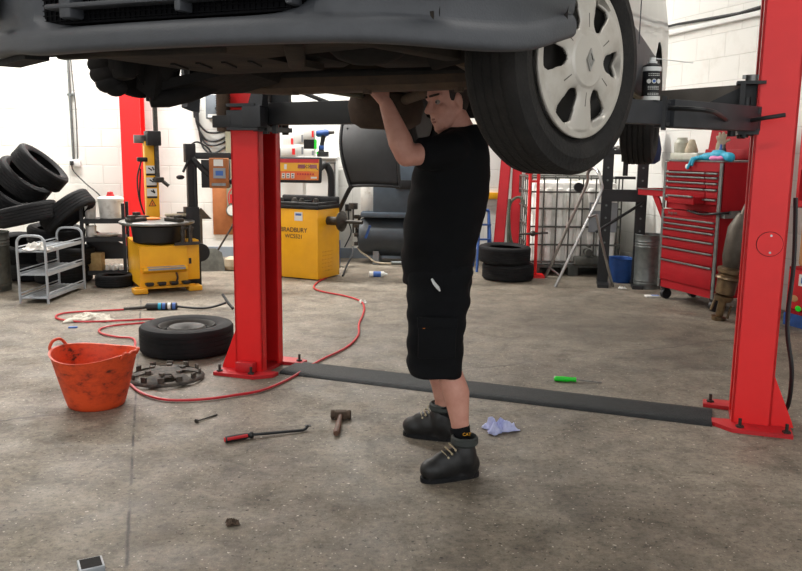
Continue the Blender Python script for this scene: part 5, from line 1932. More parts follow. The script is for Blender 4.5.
# display on a bent tube
dsp = Vector((-1.205, 9.45, 1.262)) 
b = B()
dl = world_to_local(bl, dsp)
mt = Matrix.Translation(dl) @ Matrix.Rotation(rad(22), 4, 'Z') @ Matrix.Rotation(rad(-12), 4, 'X')
b.tr = mt
b.box((0, 0.03, 0), (0.53, 0.06, 0.30), bev=0.02)
dh = obj('display_housing', b, 'black', bl)
b = B()
b.tr = mt
b.mat('orange_face').box((0, -0.002, 0.0), (0.47, 0.006, 0.245))
b.mat('yellow').box((0.0, -0.005, 0.03), (0.46, 0.004, 0.10))
b.mat('red_worn').box((0.0, -0.006, 0.10), (0.46, 0.004, 0.045))
b.mat('lens_red').box((0.03, -0.008, 0.035), (0.085, 0.004, 0.045))
b.box((0.17, -0.008, 0.035), (0.085, 0.004, 0.045))
for k in range(3):
    b.mat('sticker').box((-0.18 + k * 0.055, -0.008, -0.075), (0.04, 0.004, 0.06))
    b.mat('black').box((-0.18 + k * 0.055, -0.010, -0.06), (0.02, 0.004, 0.012))
    b.box((-0.18 + k * 0.055, -0.010, -0.09), (0.02, 0.004, 0.012))
b.mat('sticker').box((-0.16, -0.008, 0.03), (0.03, 0.004, 0.06))
b.mat('black')
for x, z in ((0.09, 0.05), (0.11, 0.05), (0.09, 0.02), (0.11, 0.02), (0.08, 0.035), (0.12, 0.035)):
    b.box((x, -0.008, z), (0.01, 0.004, 0.01))
b.mat('sticker').box((0.18, -0.008, -0.095), (0.07, 0.004, 0.02))
for k in range(7):
    b.mat('red_worn').box((-0.01 + k * 0.03, -0.008, -0.055), (0.018, 0.004, 0.02))
obj('display_face', b, None, dh)
b = B()
e0 = dl + Vector((0.18, 0.09, -0.02))
e3 = world_to_local(bl, (-0.846, 9.6, BH + 0.05))
e1 = world_to_local(bl, (-0.913, 9.58, 1.316))
e2 = world_to_local(bl, (-0.845, 9.6, 1.187))
b.tube([e0, e1, e2, e3], 0.042, 14)
obj('display_arm', b, 'black', bl)
# hood: curved black shell and its hinge tube
b = B()
HY = 9.62
hq = [world_to_local(bl, q) for q in ((-0.689, 9.75, 1.939), (-0.61, 9.45, 1.078), (-0.024, 9.25, 1.081), (-0.034, 9.55, 1.982))]
rows = []
nn = 16
for i in range(nn + 1):
    t = i / nn
    a = hq[0].lerp(hq[1], t)
    c = hq[3].lerp(hq[2], t)
    row = []
    for j in range(nn + 1):
        s = j / nn
        q = a.lerp(c, s)
        bow = math.sin(PI * t) * 0.10 + math.sin(PI * s) * 0.05
        row.append(q + Vector((0.2, -0.9, 0.25)).normalized() * bow + Vector((-0.06 * math.sin(PI * t) * (1 - s), 0, 0)))
    rows.append(row)
b.grid(rows)
hd = obj('hood', b, 'black', bl)
so = hd.modifiers.new('s', 'SOLIDIFY')
so.thickness = 0.03
b = B()
b.tube([rows[k][nn] for k in range(0, nn + 1, 4)] , 0.018, 8)
b.tube([rows[nn][k] for k in range(0, nn + 1, 4)] , 0.018, 8)
b.tube([rows[k][0] for k in range(0, nn + 1, 4)] , 0.018, 8)
h1 = world_to_local(bl, (-0.775, 9.75, 0.726))
h2 = world_to_local(bl, (-0.625, 9.5, 1.029))
b.tube([h1 + Vector((0, 0.0, -0.15)), h1, h2, rows[nn][1]], 0.026, 10)
obj('hood_arm', b, 'black', bl)
b = B()
h3 = world_to_local(bl, (-0.678, 9.6, 1.446))
h4 = world_to_local(bl, (-0.608, 9.6, 1.587))
b.bar([h3, h3.lerp(h4, 0.5)], 0.03)
b.bar([h3, rows[4][2]], 0.012)
obj('hood_lever', b, 'black', bl)

# white wall cupboard behind the balancer with things on top
cp = thing('cupboard', 'white cupboard standing against the wall behind the yellow balancer', 'cupboard', (-1.294, 10.9, 0))
CWd = (-0.878 - -1.751)
CZ = 1.399
b = B()
b.box((0, 0.02, CZ / 2), (CWd - 0.04, 0.42, CZ - 0.02), bev=0.006)
obj('carcass', b, 'white', cp)
for s in (-1, 1):
    b = B()
    b.mat('white').box((s * CWd / 4.1, -0.20, CZ / 2 - 0.02), (CWd / 2 - 0.05, 0.016, CZ - 0.12), bev=0.003)
    b.mat('grey_paint').box((s * CWd * 0.46, -0.205, CZ / 2 - 0.02), (0.02, 0.02, CZ - 0.1))
    b.box((s * CWd / 4.1, -0.205, CZ - 0.075), (CWd / 2 - 0.03, 0.02, 0.02))
    o = obj('door', b, 'white', cp)
b = B()
b.box((0, 0, CZ - 0.012), (CWd, 0.5, 0.03), bev=0.004)
obj('top_board', b, 'white', cp)
def on_top(px, z=0.0, y=10.75):
    return Vector(((-0.02 + (px - 401) / 802 * y), y, CZ + 0.004 + z))
b = B()
b.lathe([(0.05, 0), (0.11, 0.005), (0.125, 0.05), (0.11, 0.10), (0.05, 0.105), (0.04, 0.05), (0.05, 0)], 36)
tag(obj('abrasive_disc', b, 'black_dusty', loc=on_top(283)), 'round black roll on top of the white cupboard', 'roll')
def carton(px, z, w, h, key, label, y=10.75, key2=None):
    b = B()
    b.mat('sticker').box((0, 0, h / 2), (w, 0.16, h), bev=0.003)
    b.mat(key).box((w * 0.36, -0.0805, h * 0.5), (w * 0.2, 0.004, h * 0.6))
    o = obj('carton', b, None, loc=on_top(px, z, y))
    tag(o, label, 'carton')
carton(290.5, 0, 0.20, 0.13, 'red', 'low white and red carton on the cupboard right beside the black roll', 10.7)
carton(290.5, 0.131, 0.15, 0.13, 'red', 'white carton stacked on the low carton beside the black roll')
carton(301, 0, 0.13, 0.16, 'grey_paint', 'white carton standing between low carton and green marked stack')
carton(301, 0.161, 0.13, 0.15, 'grey_paint', 'white carton stacked second high between black roll and drill')
carton(311, 0, 0.14, 0.10, 'grey_paint', 'white carton at the bottom of the stack beside the drill')
b = B()
b.mat('black').box((0, 0, 0.06), (0.14, 0.14, 0.12), bev=0.003)
b.mat('green').box((0.08, 0, 0.06), (0.03, 0.14, 0.12))
tag(obj('tool_case', b, None, loc=on_top(311, 0.102)), 'black box with green end in the stack beside the drill', 'box')
carton(311, 0.223, 0.14, 0.14, 'red', 'white carton topmost in the stack beside the drill')
dr = thing('cordless_drill', 'blue and black cordless drill standing on its battery on the cupboard', 'drill', on_top(322.5))
b = B()
b.mat('black').box((0.02, 0, 0.035), (0.15, 0.09, 0.07), bev=0.01)
b.mat('green').box((-0.05, -0.01, 0.05), (0.02, 0.085, 0.03))
obj('battery', b, None, dr)
b = B()
b.loft([((0, 0, 0.07), 0.04), ((0.0, 0, 0.10), 0.032), ((0.015, 0, 0.20), 0.028), ((0.03, 0, 0.28), 0.036)], 14)
obj('grip', b, 'black', dr)
b = B()
b.loft([((-0.07, 0.02, 0.30), 0.03), ((-0.05, 0.02, 0.30), 0.045), ((0.06, 0, 0.31), 0.05), ((0.10, 0, 0.315), 0.035)], 18)
obj('motor_body', b, 'blue', dr)
b = B()
b.box((0.0, 0, 0.12), (0.07, 0.066, 0.06), bev=0.012)
obj('grip_base', b, 'blue', dr)
b = B()
b.loft([((0.10, 0, 0.315), 0.026), ((0.17, -0.01, 0.32), 0.018)], 14)
obj('chuck', b, 'dark_steel', dr)

# air compressor
cm = thing('air_compressor', 'slate grey air compressor with horizontal tank behind the mechanic', 'compressor', (-0.123, 10.75, 0), rad(-4))
b = B()
b.loft([((-0.42, 0, 0.36), 0.02), ((-0.46, 0, 0.36), 0.12), ((-0.43, 0, 0.36), 0.22), ((-0.36, 0, 0.36), 0.265), ((0.60, 0, 0.36), 0.265), ((0.67, 0, 0.36), 0.22), ((0.70, 0, 0.36), 0.02)], 36)
obj('tank', b, 'comp_dark', cm)
for x in (-0.20, 0.5):
    b = B()
    b.box((x, 0, 0.07), (0.08, 0.40, 0.14), bev=0.006)
    b.box((x, -0.22, 0.09), (0.08, 0.02, 0.18), bev=0.004)
    obj('tank_foot', b, 'grey_paint', cm)
b = B()
b.box((0.15, 0, 0.66), (1.10, 0.50, 0.07), bev=0.008)
obj('bed_plate', b, 'comp', cm)
b = B()
b.box((0.22, 0, 1.0), (0.92, 0.46, 0.62), bev=0.012)
obj('motor_enclosure', b, 'comp', cm)
b = B()
b.box((-0.33, 0.02, 0.86), (0.17, 0.30, 0.32), bev=0.008)
obj('dryer_box', b, 'white_worn', cm)
b = B()
b.box((0.16, -0.25, 1.06), (0.20, 0.06, 0.12), bev=0.008)
obj('switch_unit', b, 'black', cm)
b = B()
b.box((0.30, -0.24, 0.84), (0.14, 0.02, 0.10))
obj('rating_plate', b, 'black', cm)
b = B()
b.tube([(-0.40, -0.05, 0.66), (-0.46, -0.06, 0.55), (-0.48, -0.06, 0.40), (-0.42, -0.1, 0.28), (-0.45, -0.12, 0.2)], 0.016)
for z in (0.62, 0.5, 0.38, 0.26):
    b.box((-0.47, -0.08, z), (0.07, 0.06, 0.05), bev=0.006)
b.cyl((-0.52, -0.08, 0.72), (-0.52, -0.08, 0.80), 0.06, n=16)
b.bar([(-0.52, -0.08, 0.4), (-0.52, -0.08, 0.72)], 0.012)
obj('valve_manifold', b, 'dark_steel', cm)
b = B()
b.box((-0.30, -0.29, 0.44), (0.03, 0.02, 0.18), rot=Euler((0, 0.35, 0)).to_matrix())
obj('blue_tag', b, 'blue', cm)
cm.children[-1]['label'] = 'blue plastic tag hanging on the tank'
b = B()
b.tube([(-0.46, -0.1, 0.22), (-0.40, -0.14, 0.15), (-0.30, -0.2, 0.10), (-0.2, -0.26, 0.04), (-0.02, -0.3, 0.03), (0.16, -0.34, 0.05)], 0.012)
obj('drain_line', b, 'cream', cm)
b = B()
b.cyl((0.02, -0.34, 0.045), (0.16, -0.36, 0.05), 0.02)
b.cyl((0.16, -0.36, 0.05), (0.22, -0.37, 0.05), 0.032)
obj('drain_valve', b, 'galv', cm)
b = B()
b.tube([on(bl, (0.07, 0.43, 0.01)), Vector((-0.683, 10.2, 0.065)), Vector((-0.631, 10.4, 0.17)), Vector((-0.651, 10.5, 0.25))], 0.012)
tag(obj('air_hose', b, 'black'), 'short black hose rising from the red hose end to the compressor', 'hose')
b = B()
b.box((0, 0, 0.17), (0.10, 0.2, 0.34), bev=0.008)
tag(obj('jerry_can', b, 'blue', loc=(-0.845, 10.3, 0)), 'blue can on the floor between yellow balancer and compressor', 'can')
wo = thing('power_outlet', 'black plug socket on the wall between balancer and compressor', 'socket', (-0.744, WY, 0.707))
b = B()
b.box((0, -0.02, 0), (0.09, 0.04, 0.09), bev=0.005)
obj('socket_plate', b, 'black', wo)
b = B()
b.tube([(0, -0.03, -0.04), (0.01, -0.04, -0.2), (0.04, -0.05, -0.35), (-0.05, -0.06, -0.55)], 0.009, 6)
obj('flex', b, 'black', wo)


# ---------------------------------------------------------------- right of the workshop
# two tyres stacked flat
p = Vector((*(1.268, 9.131), 0))
t_a = tyre((p.x, p.y + 0.30, 0.102), (0, 0, 1), 'lower of the two tyres stacked in front of the white tank', 1.0, 'two tyres stacked by the white tank')
t_b = tyre((p.x - 0.05, p.y + 0.27, 0.308), (0.02, -0.03, 1), 'upper of the two tyres stacked in front of the white tank', 1.0, 'two tyres stacked by the white tank')

# liquid tank in a wire cage
IX0, IX1, IY0, IY1 = 1.56, 2.66, 9.75, 10.70
ib = thing('liquid_tank', 'grimy white liquid tank in a steel tube cage behind the stacked tyres', 'tank', ((IX0 + IX1) / 2, (IY0 + IY1) / 2, 0))
W2, D2, H2 = (IX1 - IX0) / 2, (IY1 - IY0) / 2, 1.192
b = B()
b.box((0, 0.02, 0.13 + (H2 - 0.2) / 2), (2 * W2 - 0.06, 2 * D2 - 0.10, H2 - 0.17), bev=0.05)
for k in range(8):
    b.box((-W2 + 0.10 + k * (2 * W2 - 0.20) / 7, -D2 + 0.04, 0.62), (0.085, 0.05, H2 - 0.30), bev=0.022)
b.cyl((0, 0, H2 - 0.06), (0, 0, H2 - 0.01), 0.11, n=28)
obj('tank_body', b, 'ibc', ib)
b = B()
for z in (0.17, 0.38, 0.60, 0.82, 1.02, H2):
    z = min(z, H2)
    for y in (-D2, D2):
        b.cyl((-W2, y, z), (W2, y, z), 0.011, n=8)
    for x in (-W2, W2):
        b.cyl((x, -D2, z), (x, D2, z), 0.011, n=8)
for k in range(8):
    x = -W2 + k * 2 * W2 / 7
    for y in (-D2, D2):
        b.cyl((x, y, 0.13), (x, y, H2), 0.009, n=8)
for k in range(7):
    y = -D2 + k * 2 * D2 / 6
    for x in (-W2, W2):
        b.cyl((x, y, 0.13), (x, y, H2), 0.009, n=8)
obj('cage', b, 'cage', ib)
b = B()
for x in (-W2 + 0.08, 0, W2 - 0.08):
    b.box((x, 0, 0.05), (0.12, 2 * D2, 0.10))
b.box((0, 0, 0.115), (2 * W2, 2 * D2, 0.03))
obj('pallet', b, 'galv_old', ib)
b = B()
b.mat('grey_paint').box((0.33, -D2 - 0.012, 0.72), (0.34, 0.008, 0.36))
b.mat('sticker').box((0.30, -D2 - 0.018, 0.84), (0.24, 0.004, 0.08))
obj('marking_plate', b, None, ib)
b = B()
b.cyl((0.02, -D2 - 0.02, H2 - 0.11), (0.02, -D2 + 0.02, H2 - 0.11), 0.055, n=24)
obj('filler_cap', b, 'black', ib)
b = B()
b.box((0.2, -D2 - 0.07, 0.20), (0.42, 0.12, 0.10), bev=0.015)
b.cyl((0.15, -D2 - 0.02, 0.30), (0.15, -D2 - 0.16, 0.30), 0.045, n=16)
b.box((0.15, -D2 - 0.12, 0.38), (0.03, 0.10, 0.03))
obj('outlet_valve', b, 'galv_old', ib)

# leaning red ramps and hoses
for k, (px0, px1, pt, w, lab) in enumerate(((492, 505, 132, 0.12, 'red steel ramp leaning on the wall, leftmost of the three behind the tyres'), (508, 515, 136, 0.11, 'red steel ramp leaning on the wall between two others'), (522, 526, 140, 0.09, 'red steel ramp leaning on the wall closest to the white tank'))):
    b = B()
    a0 = Vector(((px0 - 401) / 802 * 10.5 + 0.05, 10.35, 0.0))
    a1 = Vector(((px1 - 401) / 802 * 11.0 + 0.02, 11.08, 1.9))
    d = (a1 - a0).normalized()
    L_ = (a1 - a0).length
    ctr = (a0 + a1) / 2 + Vector((0, 0, 0.02))
    b.tr = Matrix.Translation(ctr) @ Vector(d).to_track_quat('Z', 'Y').to_matrix().to_4x4()
    b.box((0, 0, 0), (w, 0.02, L_))
    for s in (-1, 1):
        b.box((s * w / 2, -0.02, 0), (0.015, 0.06, L_))
    for j in range(5):
        b.box((0, -0.015, -L_ / 2 + 0.2 + j * L_ / 5.4), (w, 0.03, 0.03))
    o = obj('ramp', b, 'chest_red')
    tag(o, lab, 'ramp')
b = B()
gx, gy = 1.45, 10.15
b.tube([(gx - 0.08, gy + 0.1, 0.9), (gx - 0.10, gy, 0.5), (gx - 0.06, gy - 0.03, 0.2), (gx + 0.1, gy - 0.03, 0.22), (gx + 0.16, gy, 0.5), (gx + 0.10, gy + 0.1, 0.86), (gx + 0.02, gy + 0.15, 0.92), (gx - 0.08, gy + 0.1, 0.8), (gx - 0.06, gy + 0.03, 0.4), (gx + 0.04, gy, 0.25)], 0.018)
M['hose_green'] = mk('hose_green', '#3e4438', '#4c5344', 0.7)
tag(obj('coiled_hose', b, 'hose_green'), 'dark green hose hanging in a loop in front of the red ramps', 'hose')
jk = thing('red_stand', 'thin red twin tube stand between red ramps and white tank', 'stand', (1.572, 9.62, 0))
b = B()
for s in (-1, 1):
    b.bar([(s * 0.05, 0, 0.0), (s * 0.05, 0, 1.42)], 0.02, 10)
for z in (0.12, 1.15, 1.40):
    b.box((0, 0, z), (0.12, 0.03, 0.03))
b.box((0, 0, 0.015), (0.3, 0.24, 0.03))
obj('twin_tube', b, 'red', jk)
b = B()
b.bar([(-0.16, -0.02, 0.52), (0.18, -0.04, 0.54)], 0.012)
b.sph((0.0, -0.03, 0.53), 0.035)
obj('clamp', b, 'dark_steel', jk)
for z in (1.758, 0.893):
    b = B()
    b.box((1.167, WY - 0.03, z), (0.45, 0.05, 0.09), bev=0.006)
    tag(obj('wall_bracket', b, 'yellow'), 'yellow bracket rail on the wall behind the red ramps, ' + ('the upper one' if z > 1.3 else 'the lower one'), 'bracket')
b = B()
lx, ly = 1.056, 10.2
for x in (-0.09, 0.07):
    b.bar([(lx + x * 1.2, ly - 0.25, 0), (lx + x * 0.7, ly, 0.72), (lx + x * 0.6, ly + 0.02, 0.76)], 0.018)
    b.bar([(lx + x * 1.3, ly + 0.25, 0), (lx + x * 0.7, ly + 0.02, 0.75)], 0.018)
b.cyl((lx - 0.06, ly, 0.76), (lx + 0.05, ly, 0.76), 0.018)
for z in (0.2, 0.4, 0.58):
    b.box((lx - 0.01, ly - 0.25 + z * 0.34, z), (0.17, 0.05, 0.02))
tag(obj('step_ladder', b, 'blue'), 'small blue stepladder behind the mechanic by the red ramps', 'ladder')

# chrome tube stand in front of the tank
def FP(p, z=0.0):
    return Vector((p[0], p[1], z))
A_, B_, C_ = FP((1.731, 9.537)), FP((1.729, 8.882)), FP((2.391, 8.926))
top = Vector((2.138, 8.95, 1.336))
b = B()
m1_, m2_ = Vector((2.094, 9.2, 1.117)), Vector((2.185, 8.9, 1.043))
b.tube([A_, A_.lerp(m1_, 0.5), m1_, Vector((2.099, 9.15, 1.265)), Vector((2.129, 9.05, 1.323)), Vector((2.163, 8.95, 1.282)), Vector((2.189, 8.9, 1.174)), m2_, m2_.lerp(B_, 0.5), B_], 0.018, 10)
st = thing('tube_stand', 'bent chrome tube stand with three legs in front of the caged tank', 'stand', (A_ + B_ + C_) / 3)
o = obj('hoop', b, 'chrome', st)
o.location = -st.location
b = B()
b.bar([Vector((2.12, 8.72, 0.824)), Vector((2.164, 8.72, 0.596)), C_], 0.016)
b.bar([m2_.lerp(B_, 0.25), Vector((2.12, 8.72, 0.824))], 0.014)
b.bar([A_.lerp(m1_, 0.12), B_.lerp(m2_, 0.12)], 0.012)
o = obj('strut', b, 'chrome', st)
o.location = -st.location

# black workshop press
pc = Vector((2.492, 9.05, 0))
pr_ = thing('workshop_press', 'black steel workshop press with drilled uprights left of the galvanised bin', 'press', pc, rad(-12))
PW = 0.46
for s in (-1, 1):
    b = B()
    b.mat('black').box((s * PW / 2 * 0.82, 0, 0.78), (0.115, 0.10, 1.52))
    b.mat('galv')
    for k in range(8):
        b.cyl((s * PW / 2 * 0.82, -0.052, 0.35 + k * 0.14), (s * PW / 2 * 0.82, -0.048, 0.35 + k * 0.14), 0.012, n=10)
    obj('upright', b, None, pr_)
    b = B()
    b.box((s * PW / 2 * 0.82, 0, 0.02), (0.12, 0.50, 0.04))
    obj('foot', b, 'black', pr_)
b = B()
b.box((0, -0.06, 1.021), (PW + 0.02, 0.05, 0.13))
b.box((0, 0.06, 1.021), (PW + 0.02, 0.05, 0.13))
obj('bed_beam', b, 'black', pr_)
b = B()
b.box((0, 0, 1.50), (PW + 0.06, 0.16, 0.05))
b.box((0, -0.06, 1.22), (0.22, 0.04, 0.03))
b.cyl((0.0, 0, 1.24), (0.0, 0, 1.48), 0.028)
b.box((0.0, -0.02, 1.42), (0.10, 0.08, 0.05))
obj('head_beam', b, 'black', pr_)
b = B()
b.bar([(PW / 2 - 0.03, -0.08, 0.948), world_to_local(pr_, (2.126, 8.75, 0.636))], 0.016)
obj('pump_lever', b, 'black', pr_)
random.seed(5)
for k in range(4):
    b = B()
    b.loft([((-0.07, 0, 0.02), 0.015), ((-0.02, 0.01, 0.022), 0.022), ((0.05, 0.0, 0.02), 0.014)], 10)
    b.cyl((0.05, 0, 0.0), (0.05, 0, 0.045), 0.022, n=6)
    tag(obj('hand_tool', b, 'steel', loc=on(pr_, (-0.14 + 0.095 * k, -0.01, 1.526)), rot=(0, 0, 0.5 * k)), 'small steel tool lying on top of the black press', 'tool', 'tools on top of the black press')
b = B()
r_ = 0.13
b.ellipses([((0, 0, 0), r_ * 0.85, 0.15), ((0, 0, 0.02), r_ * 0.9, 0.16), ((0, 0, 0.27), r_, 0.18), ((0, 0, 0.28), r_ * 1.05, 0.19), ((0, 0, 0.275), r_ * 0.95, 0.17), ((0, 0, 0.1), r_ * 0.8, 0.15)], 28, True, 3)
tag(obj('plastic_tub', b, 'blue', loc=(2.586, 9.35, 0.0)), 'blue plastic tub on the floor behind the black press', 'tub')
bin_((*(2.766, 8.917), 0), 0.155, 0.60, 'galv', 'shiny galvanised bin on the floor beside the red tool chest')
# bag hanging on the wall
q = Vector(on_right(1.35, 0.16, 1.589))
b = B()
b.ellipses([((0, 0, -0.22), 0.04, 0.04), ((0, 0, -0.18), 0.10, 0.08), ((0, 0, -0.05), 0.11, 0.09), ((0, 0, 0.10), 0.08, 0.06), ((0, 0, 0.2), 0.03, 0.03)], 24, True, 2.2)
b.tube([(-0.03, 0, 0.18), (0.0, 0.05, 0.26), (0.03, 0, 0.18)], 0.01)
o = obj('cloth_bag', b, 'navy', loc=q)
tag(o, 'dark blue cloth bag hanging on the wall left of the tool chest', 'bag')

# red roller tool chest
c0 = Vector((*(2.686, 8.265), 0))
c1 = Vector((*(2.956, 7.472), 0))
dv = c1 - c0
CWi = dv.length
chst = thing('tool_chest', 'tall red roller tool chest with many drawers against the right wall', 'tool chest', c0, math.atan2(dv.y, dv.x))
CD = 0.46
Zm = 0.932
Zt = 1.415
b = B()
b.box((CWi / 2, CD / 2, (0.13 + Zm) / 2), (CWi, CD, Zm - 0.13))
obj('lower_cabinet', b, 'chest_red', chst)
b = B()
b.box((CWi / 2 + 0.01, CD / 2 + 0.01, (Zm + Zt) / 2 + 0.005), (CWi - 0.02, CD - 0.02, Zt - Zm - 0.01))
obj('upper_cabinet', b, 'chest_red', chst)
for x in (0.012, CWi - 0.012):
    b = B()
    b.box((x, -0.006, (0.13 + Zm) / 2), (0.035, 0.014, Zm - 0.13))
    b.box((x, -0.006, (Zm + Zt) / 2), (0.035, 0.014, Zt - Zm - 0.02))
    obj('corner_trim', b, 'galv', chst)
b = B()
b.box((CWi / 2, CD / 2, Zt + 0.006), (CWi + 0.01, CD + 0.01, 0.014))
obj('top_rim', b, 'galv', chst)
def drawer(z0, z1, x0, x1, out=0.0):
    b = B()
    zc = (z0 + z1) / 2
    b.mat('chest_red').box(((x0 + x1) / 2, -0.008 - out, zc), (x1 - x0, 0.016, z1 - z0 - 0.010), bev=0.003)
    if out:
        b.box(((x0 + x1) / 2, -out / 2, zc - 0.0), (x1 - x0 - 0.03, out, z1 - z0 - 0.03))
    o = obj('drawer', b, None, chst)
    b = B()
    b.box(((x0 + x1) / 2, -0.024 - out, z1 - 0.012), (x1 - x0 - 0.01, 0.020, 0.016), bev=0.003)
    obj('handle_rail', b, 'galv', o)
zl = [0.21, 0.429, 0.559, 0.663, 0.752, 0.806, 0.86]
for a, c in zip(zl, zl[1:]):
    drawer(a, c, 0.035, CWi - 0.035)
b = B()
b.box((CWi / 2, -0.006, Zm - 0.025), (CWi - 0.07, 0.012, 0.045))
text('maker_lettering', 'Snap-on', 0.045, 'steel', chst, (0.17, -0.014, Zm - 0.03), (PI / 2, 0, 0))
obj('top_panel', b, 'chest_red', chst)
xs = CWi * 0.76
zu = [1.012, 1.071, 1.163, 1.222, 1.275, 1.318]
for i, (a, c) in enumerate(zip(zu, zu[1:])):
    drawer(a, c, 0.035, xs - 0.006)
    drawer(a, c, xs + 0.004, CWi - 0.035)
drawer(zu[0] - 0.005, zu[0] + 0.085, 0.26, xs, 0.13)
chst.children[-1]['label'] = 'drawer pulled open'
b = B()
b.box((CWi / 2, -0.006, (zu[-1] + Zt) / 2), (CWi - 0.07, 0.012, Zt - zu[-1] - 0.015))
b2 = obj('top_panel', b, 'chest_red', chst)
b = B()
b.sph((CWi * 0.42, -0.014, (zu[-1] + Zt) / 2), (0.035, 0.004, 0.025))
obj('torn_sticker', b, 'sticker', b2)
b = B()                                            # folding side shelf at the left end
zs = 1.097
b.box((-0.22, 0.20, zs), (0.44, 0.40, 0.012))
b.box((-0.22, 0.0, zs - 0.01), (0.44, 0.012, 0.07))
b.box((-0.44, 0.20, zs - 0.01), (0.012, 0.40, 0.07))
b.box((-0.22, 0.40, zs - 0.01), (0.44, 0.012, 0.07))
shf = obj('side_shelf', b, 'chest_red', chst)
b = B()
b.box((-0.22, -0.008, zs + 0.022), (0.45, 0.014, 0.01))
obj('shelf_edge', b, 'galv', shf)
b = B()
mt = Matrix.Translation((0, 0.03, 0)) @ Matrix.Rotation(PI / 2, 4, 'X')
b.prism([(0, zs - 0.32), (0.0, zs - 0.22), (-0.12, zs - 0.03), (-0.22, zs - 0.03)], 0.02, mt)
obj('shelf_bracket', b, 'chest_red', shf)
b = B()                                            # open lid
LH = 0.36
b.tr = Matrix.Translation((CWi / 2 + 0.06, CD - 0.03, Zt + 0.02)) @ Matrix.Rotation(rad(-8), 4, 'X')
b.box((0, 0.02, LH / 2), (CWi - 0.02, 0.03, LH))
b.box((0, 0.0, 0.05), (CWi - 0.02, 0.06, 0.10), bev=0.006)
b.box((0, -0.02, LH - 0.02), (CWi - 0.02, 0.06, 0.03))
lid = obj('lid', b, 'chest_red', chst)
text('maker_lettering', 'Snap-on', 0.062, 'steel', lid, (CWi / 2 - 0.15, CD - 0.066, Zt + 0.07), (PI / 2 - rad(8), 0, 0))
for x in (0.05, CWi - 0.05):
    for y in (0.06, CD - 0.06):
        b = B()
        b.cyl((x - 0.02, y, 0.055), (x + 0.02, y, 0.055), 0.055, n=20)
        b.box((x, y, 0.118), (0.06, 0.08, 0.024))
        obj('caster', b, 'black', chst)
b = B()
b.box((CWi + 0.03, 0.14, 0.917), (0.06, 0.26, 0.035))
b.box((CWi + 0.055, 0.12, 0.917 + 0.02), (0.02, 0.10, 0.06))
hb = obj('side_handle', b, 'galv', chst)
b = B()
b.tube([(CWi * 0.5, -0.03, Zm + 0.01), (CWi * 0.75, -0.035, Zm - 0.01), (CWi + 0.01, -0.02, Zm + 0.012), (CWi + 0.03, 0.25, Zm + 0.03)], 0.011)
tag(obj('draped_cable', b, 'black', loc=chst.location, rot=chst.rotation_euler), 'black cable draped across the middle of the red tool chest', 'cable')
# clutter on top of the chest
def ont(x, y, z=0.0):
    return on(chst, (x, y, Zt + 0.014 + z))
b = B()
b.box((0, 0, 0.035), (0.42, 0.20, 0.07), bev=0.01)
tag(obj('parts_tray', b, 'clear', loc=ont(0.21, 0.14), rot=(0, 0, math.atan2(dv.y, dv.x))), 'grey plastic parts tray on top of the tool chest', 'tray')
b = B()
b.lathe([(0, 0), (0.07, 0), (0.075, 0.02), (0.075, 0.10), (0.05, 0.13), (0.05, 0.15), (0, 0.15)], 24)
tag(obj('jar', b, 'clear', loc=ont(0.05, 0.14, 0.071)), 'pale clear jar on the parts tray on the tool chest', 'jar')
b = B()
b.lathe([(0, 0), (0.06, 0), (0.065, 0.02), (0.03, 0.12), (0.02, 0.13), (0, 0.13)], 20)
tag(obj('bottle', b, 'cream', loc=ont(0.20, 0.14, 0.071)), 'small cream bottle on the parts tray on the tool chest', 'bottle')
gl = thing('work_glove', 'cream work glove standing on end on top of the tool chest', 'glove', ont(0.50, 0.24))
b = B()
b.sph((0, 0, 0.12), (0.05, 0.03, 0.09))
b.cap((0, 0, 0.02), (0, 0, 0.10), 0.04, 0.045)
for k, (a, L_) in enumerate(((-0.5, 0.06), (-0.15, 0.09), (0.15, 0.095), (0.45, 0.08), (1.1, 0.06))):
    b.cap((0.03 * math.sin(a), 0, 0.17), (0.03 * math.sin(a) + L_ * math.sin(a), 0, 0.17 + L_ * math.cos(a)), 0.015, 0.012)
g_ = organic('glove', b, 'cream', gl, voxel=0.008, it=2)
for k, (x, key, lab) in enumerate(((0.60, 'sticker_blue', 'slim blue tube standing on the tool chest beside the open lid'), (0.645, 'black', 'slim black tube standing on the tool chest beside the open lid'))):
    b = B()
    b.lathe([(0, 0), (0.02, 0), (0.02, 0.10), (0.012, 0.12), (0.01, 0.15), (0, 0.15)], 16)
    tag(obj('tube', b, key, loc=ont(x, 0.16)), lab, 'tube')
gv = thing('rubber_glove', 'bright blue rubber gloves draped over the top of the tool chest', 'gloves', ont(0.50, 0.05))
gv.rotation_euler = (0, 0, math.atan2(dv.y, dv.x))
b = B()
b.sph((0.05, 0.03, 0.03), (0.11, 0.07, 0.045))
b.sph((0.16, 0.04, 0.05), (0.10, 0.06, 0.05))
b.cap((0.22, 0.04, 0.05), (0.34, 0.02, 0.03), 0.035, 0.045)
b.cap((-0.03, 0.0, 0.03), (-0.10, -0.05, 0.012), 0.022, 0.018)
b.cap((-0.10, -0.05, 0.012), (-0.12, -0.085, -0.08), 0.018, 0.014)
b.cap((-0.01, -0.02, 0.02), (-0.05, -0.075, 0.012), 0.020, 0.016)
b.cap((-0.05, -0.075, 0.012), (-0.055, -0.085, -0.05), 0.016, 0.013)
b.cap((0.03, -0.02, 0.02), (0.0, -0.06, 0.02), 0.020, 0.016)
b.cap((0.10, 0.05, 0.06), (0.03, 0.09, 0.08), 0.03, 0.02)
organic('glove_pair', b, 'cyan', gv, voxel=0.008, it=2)
b = B()
b.sph((0, 0, 0.02), (0.07, 0.04, 0.026))
b.sph((0.07, 0.01, 0.02), (0.05, 0.04, 0.024))
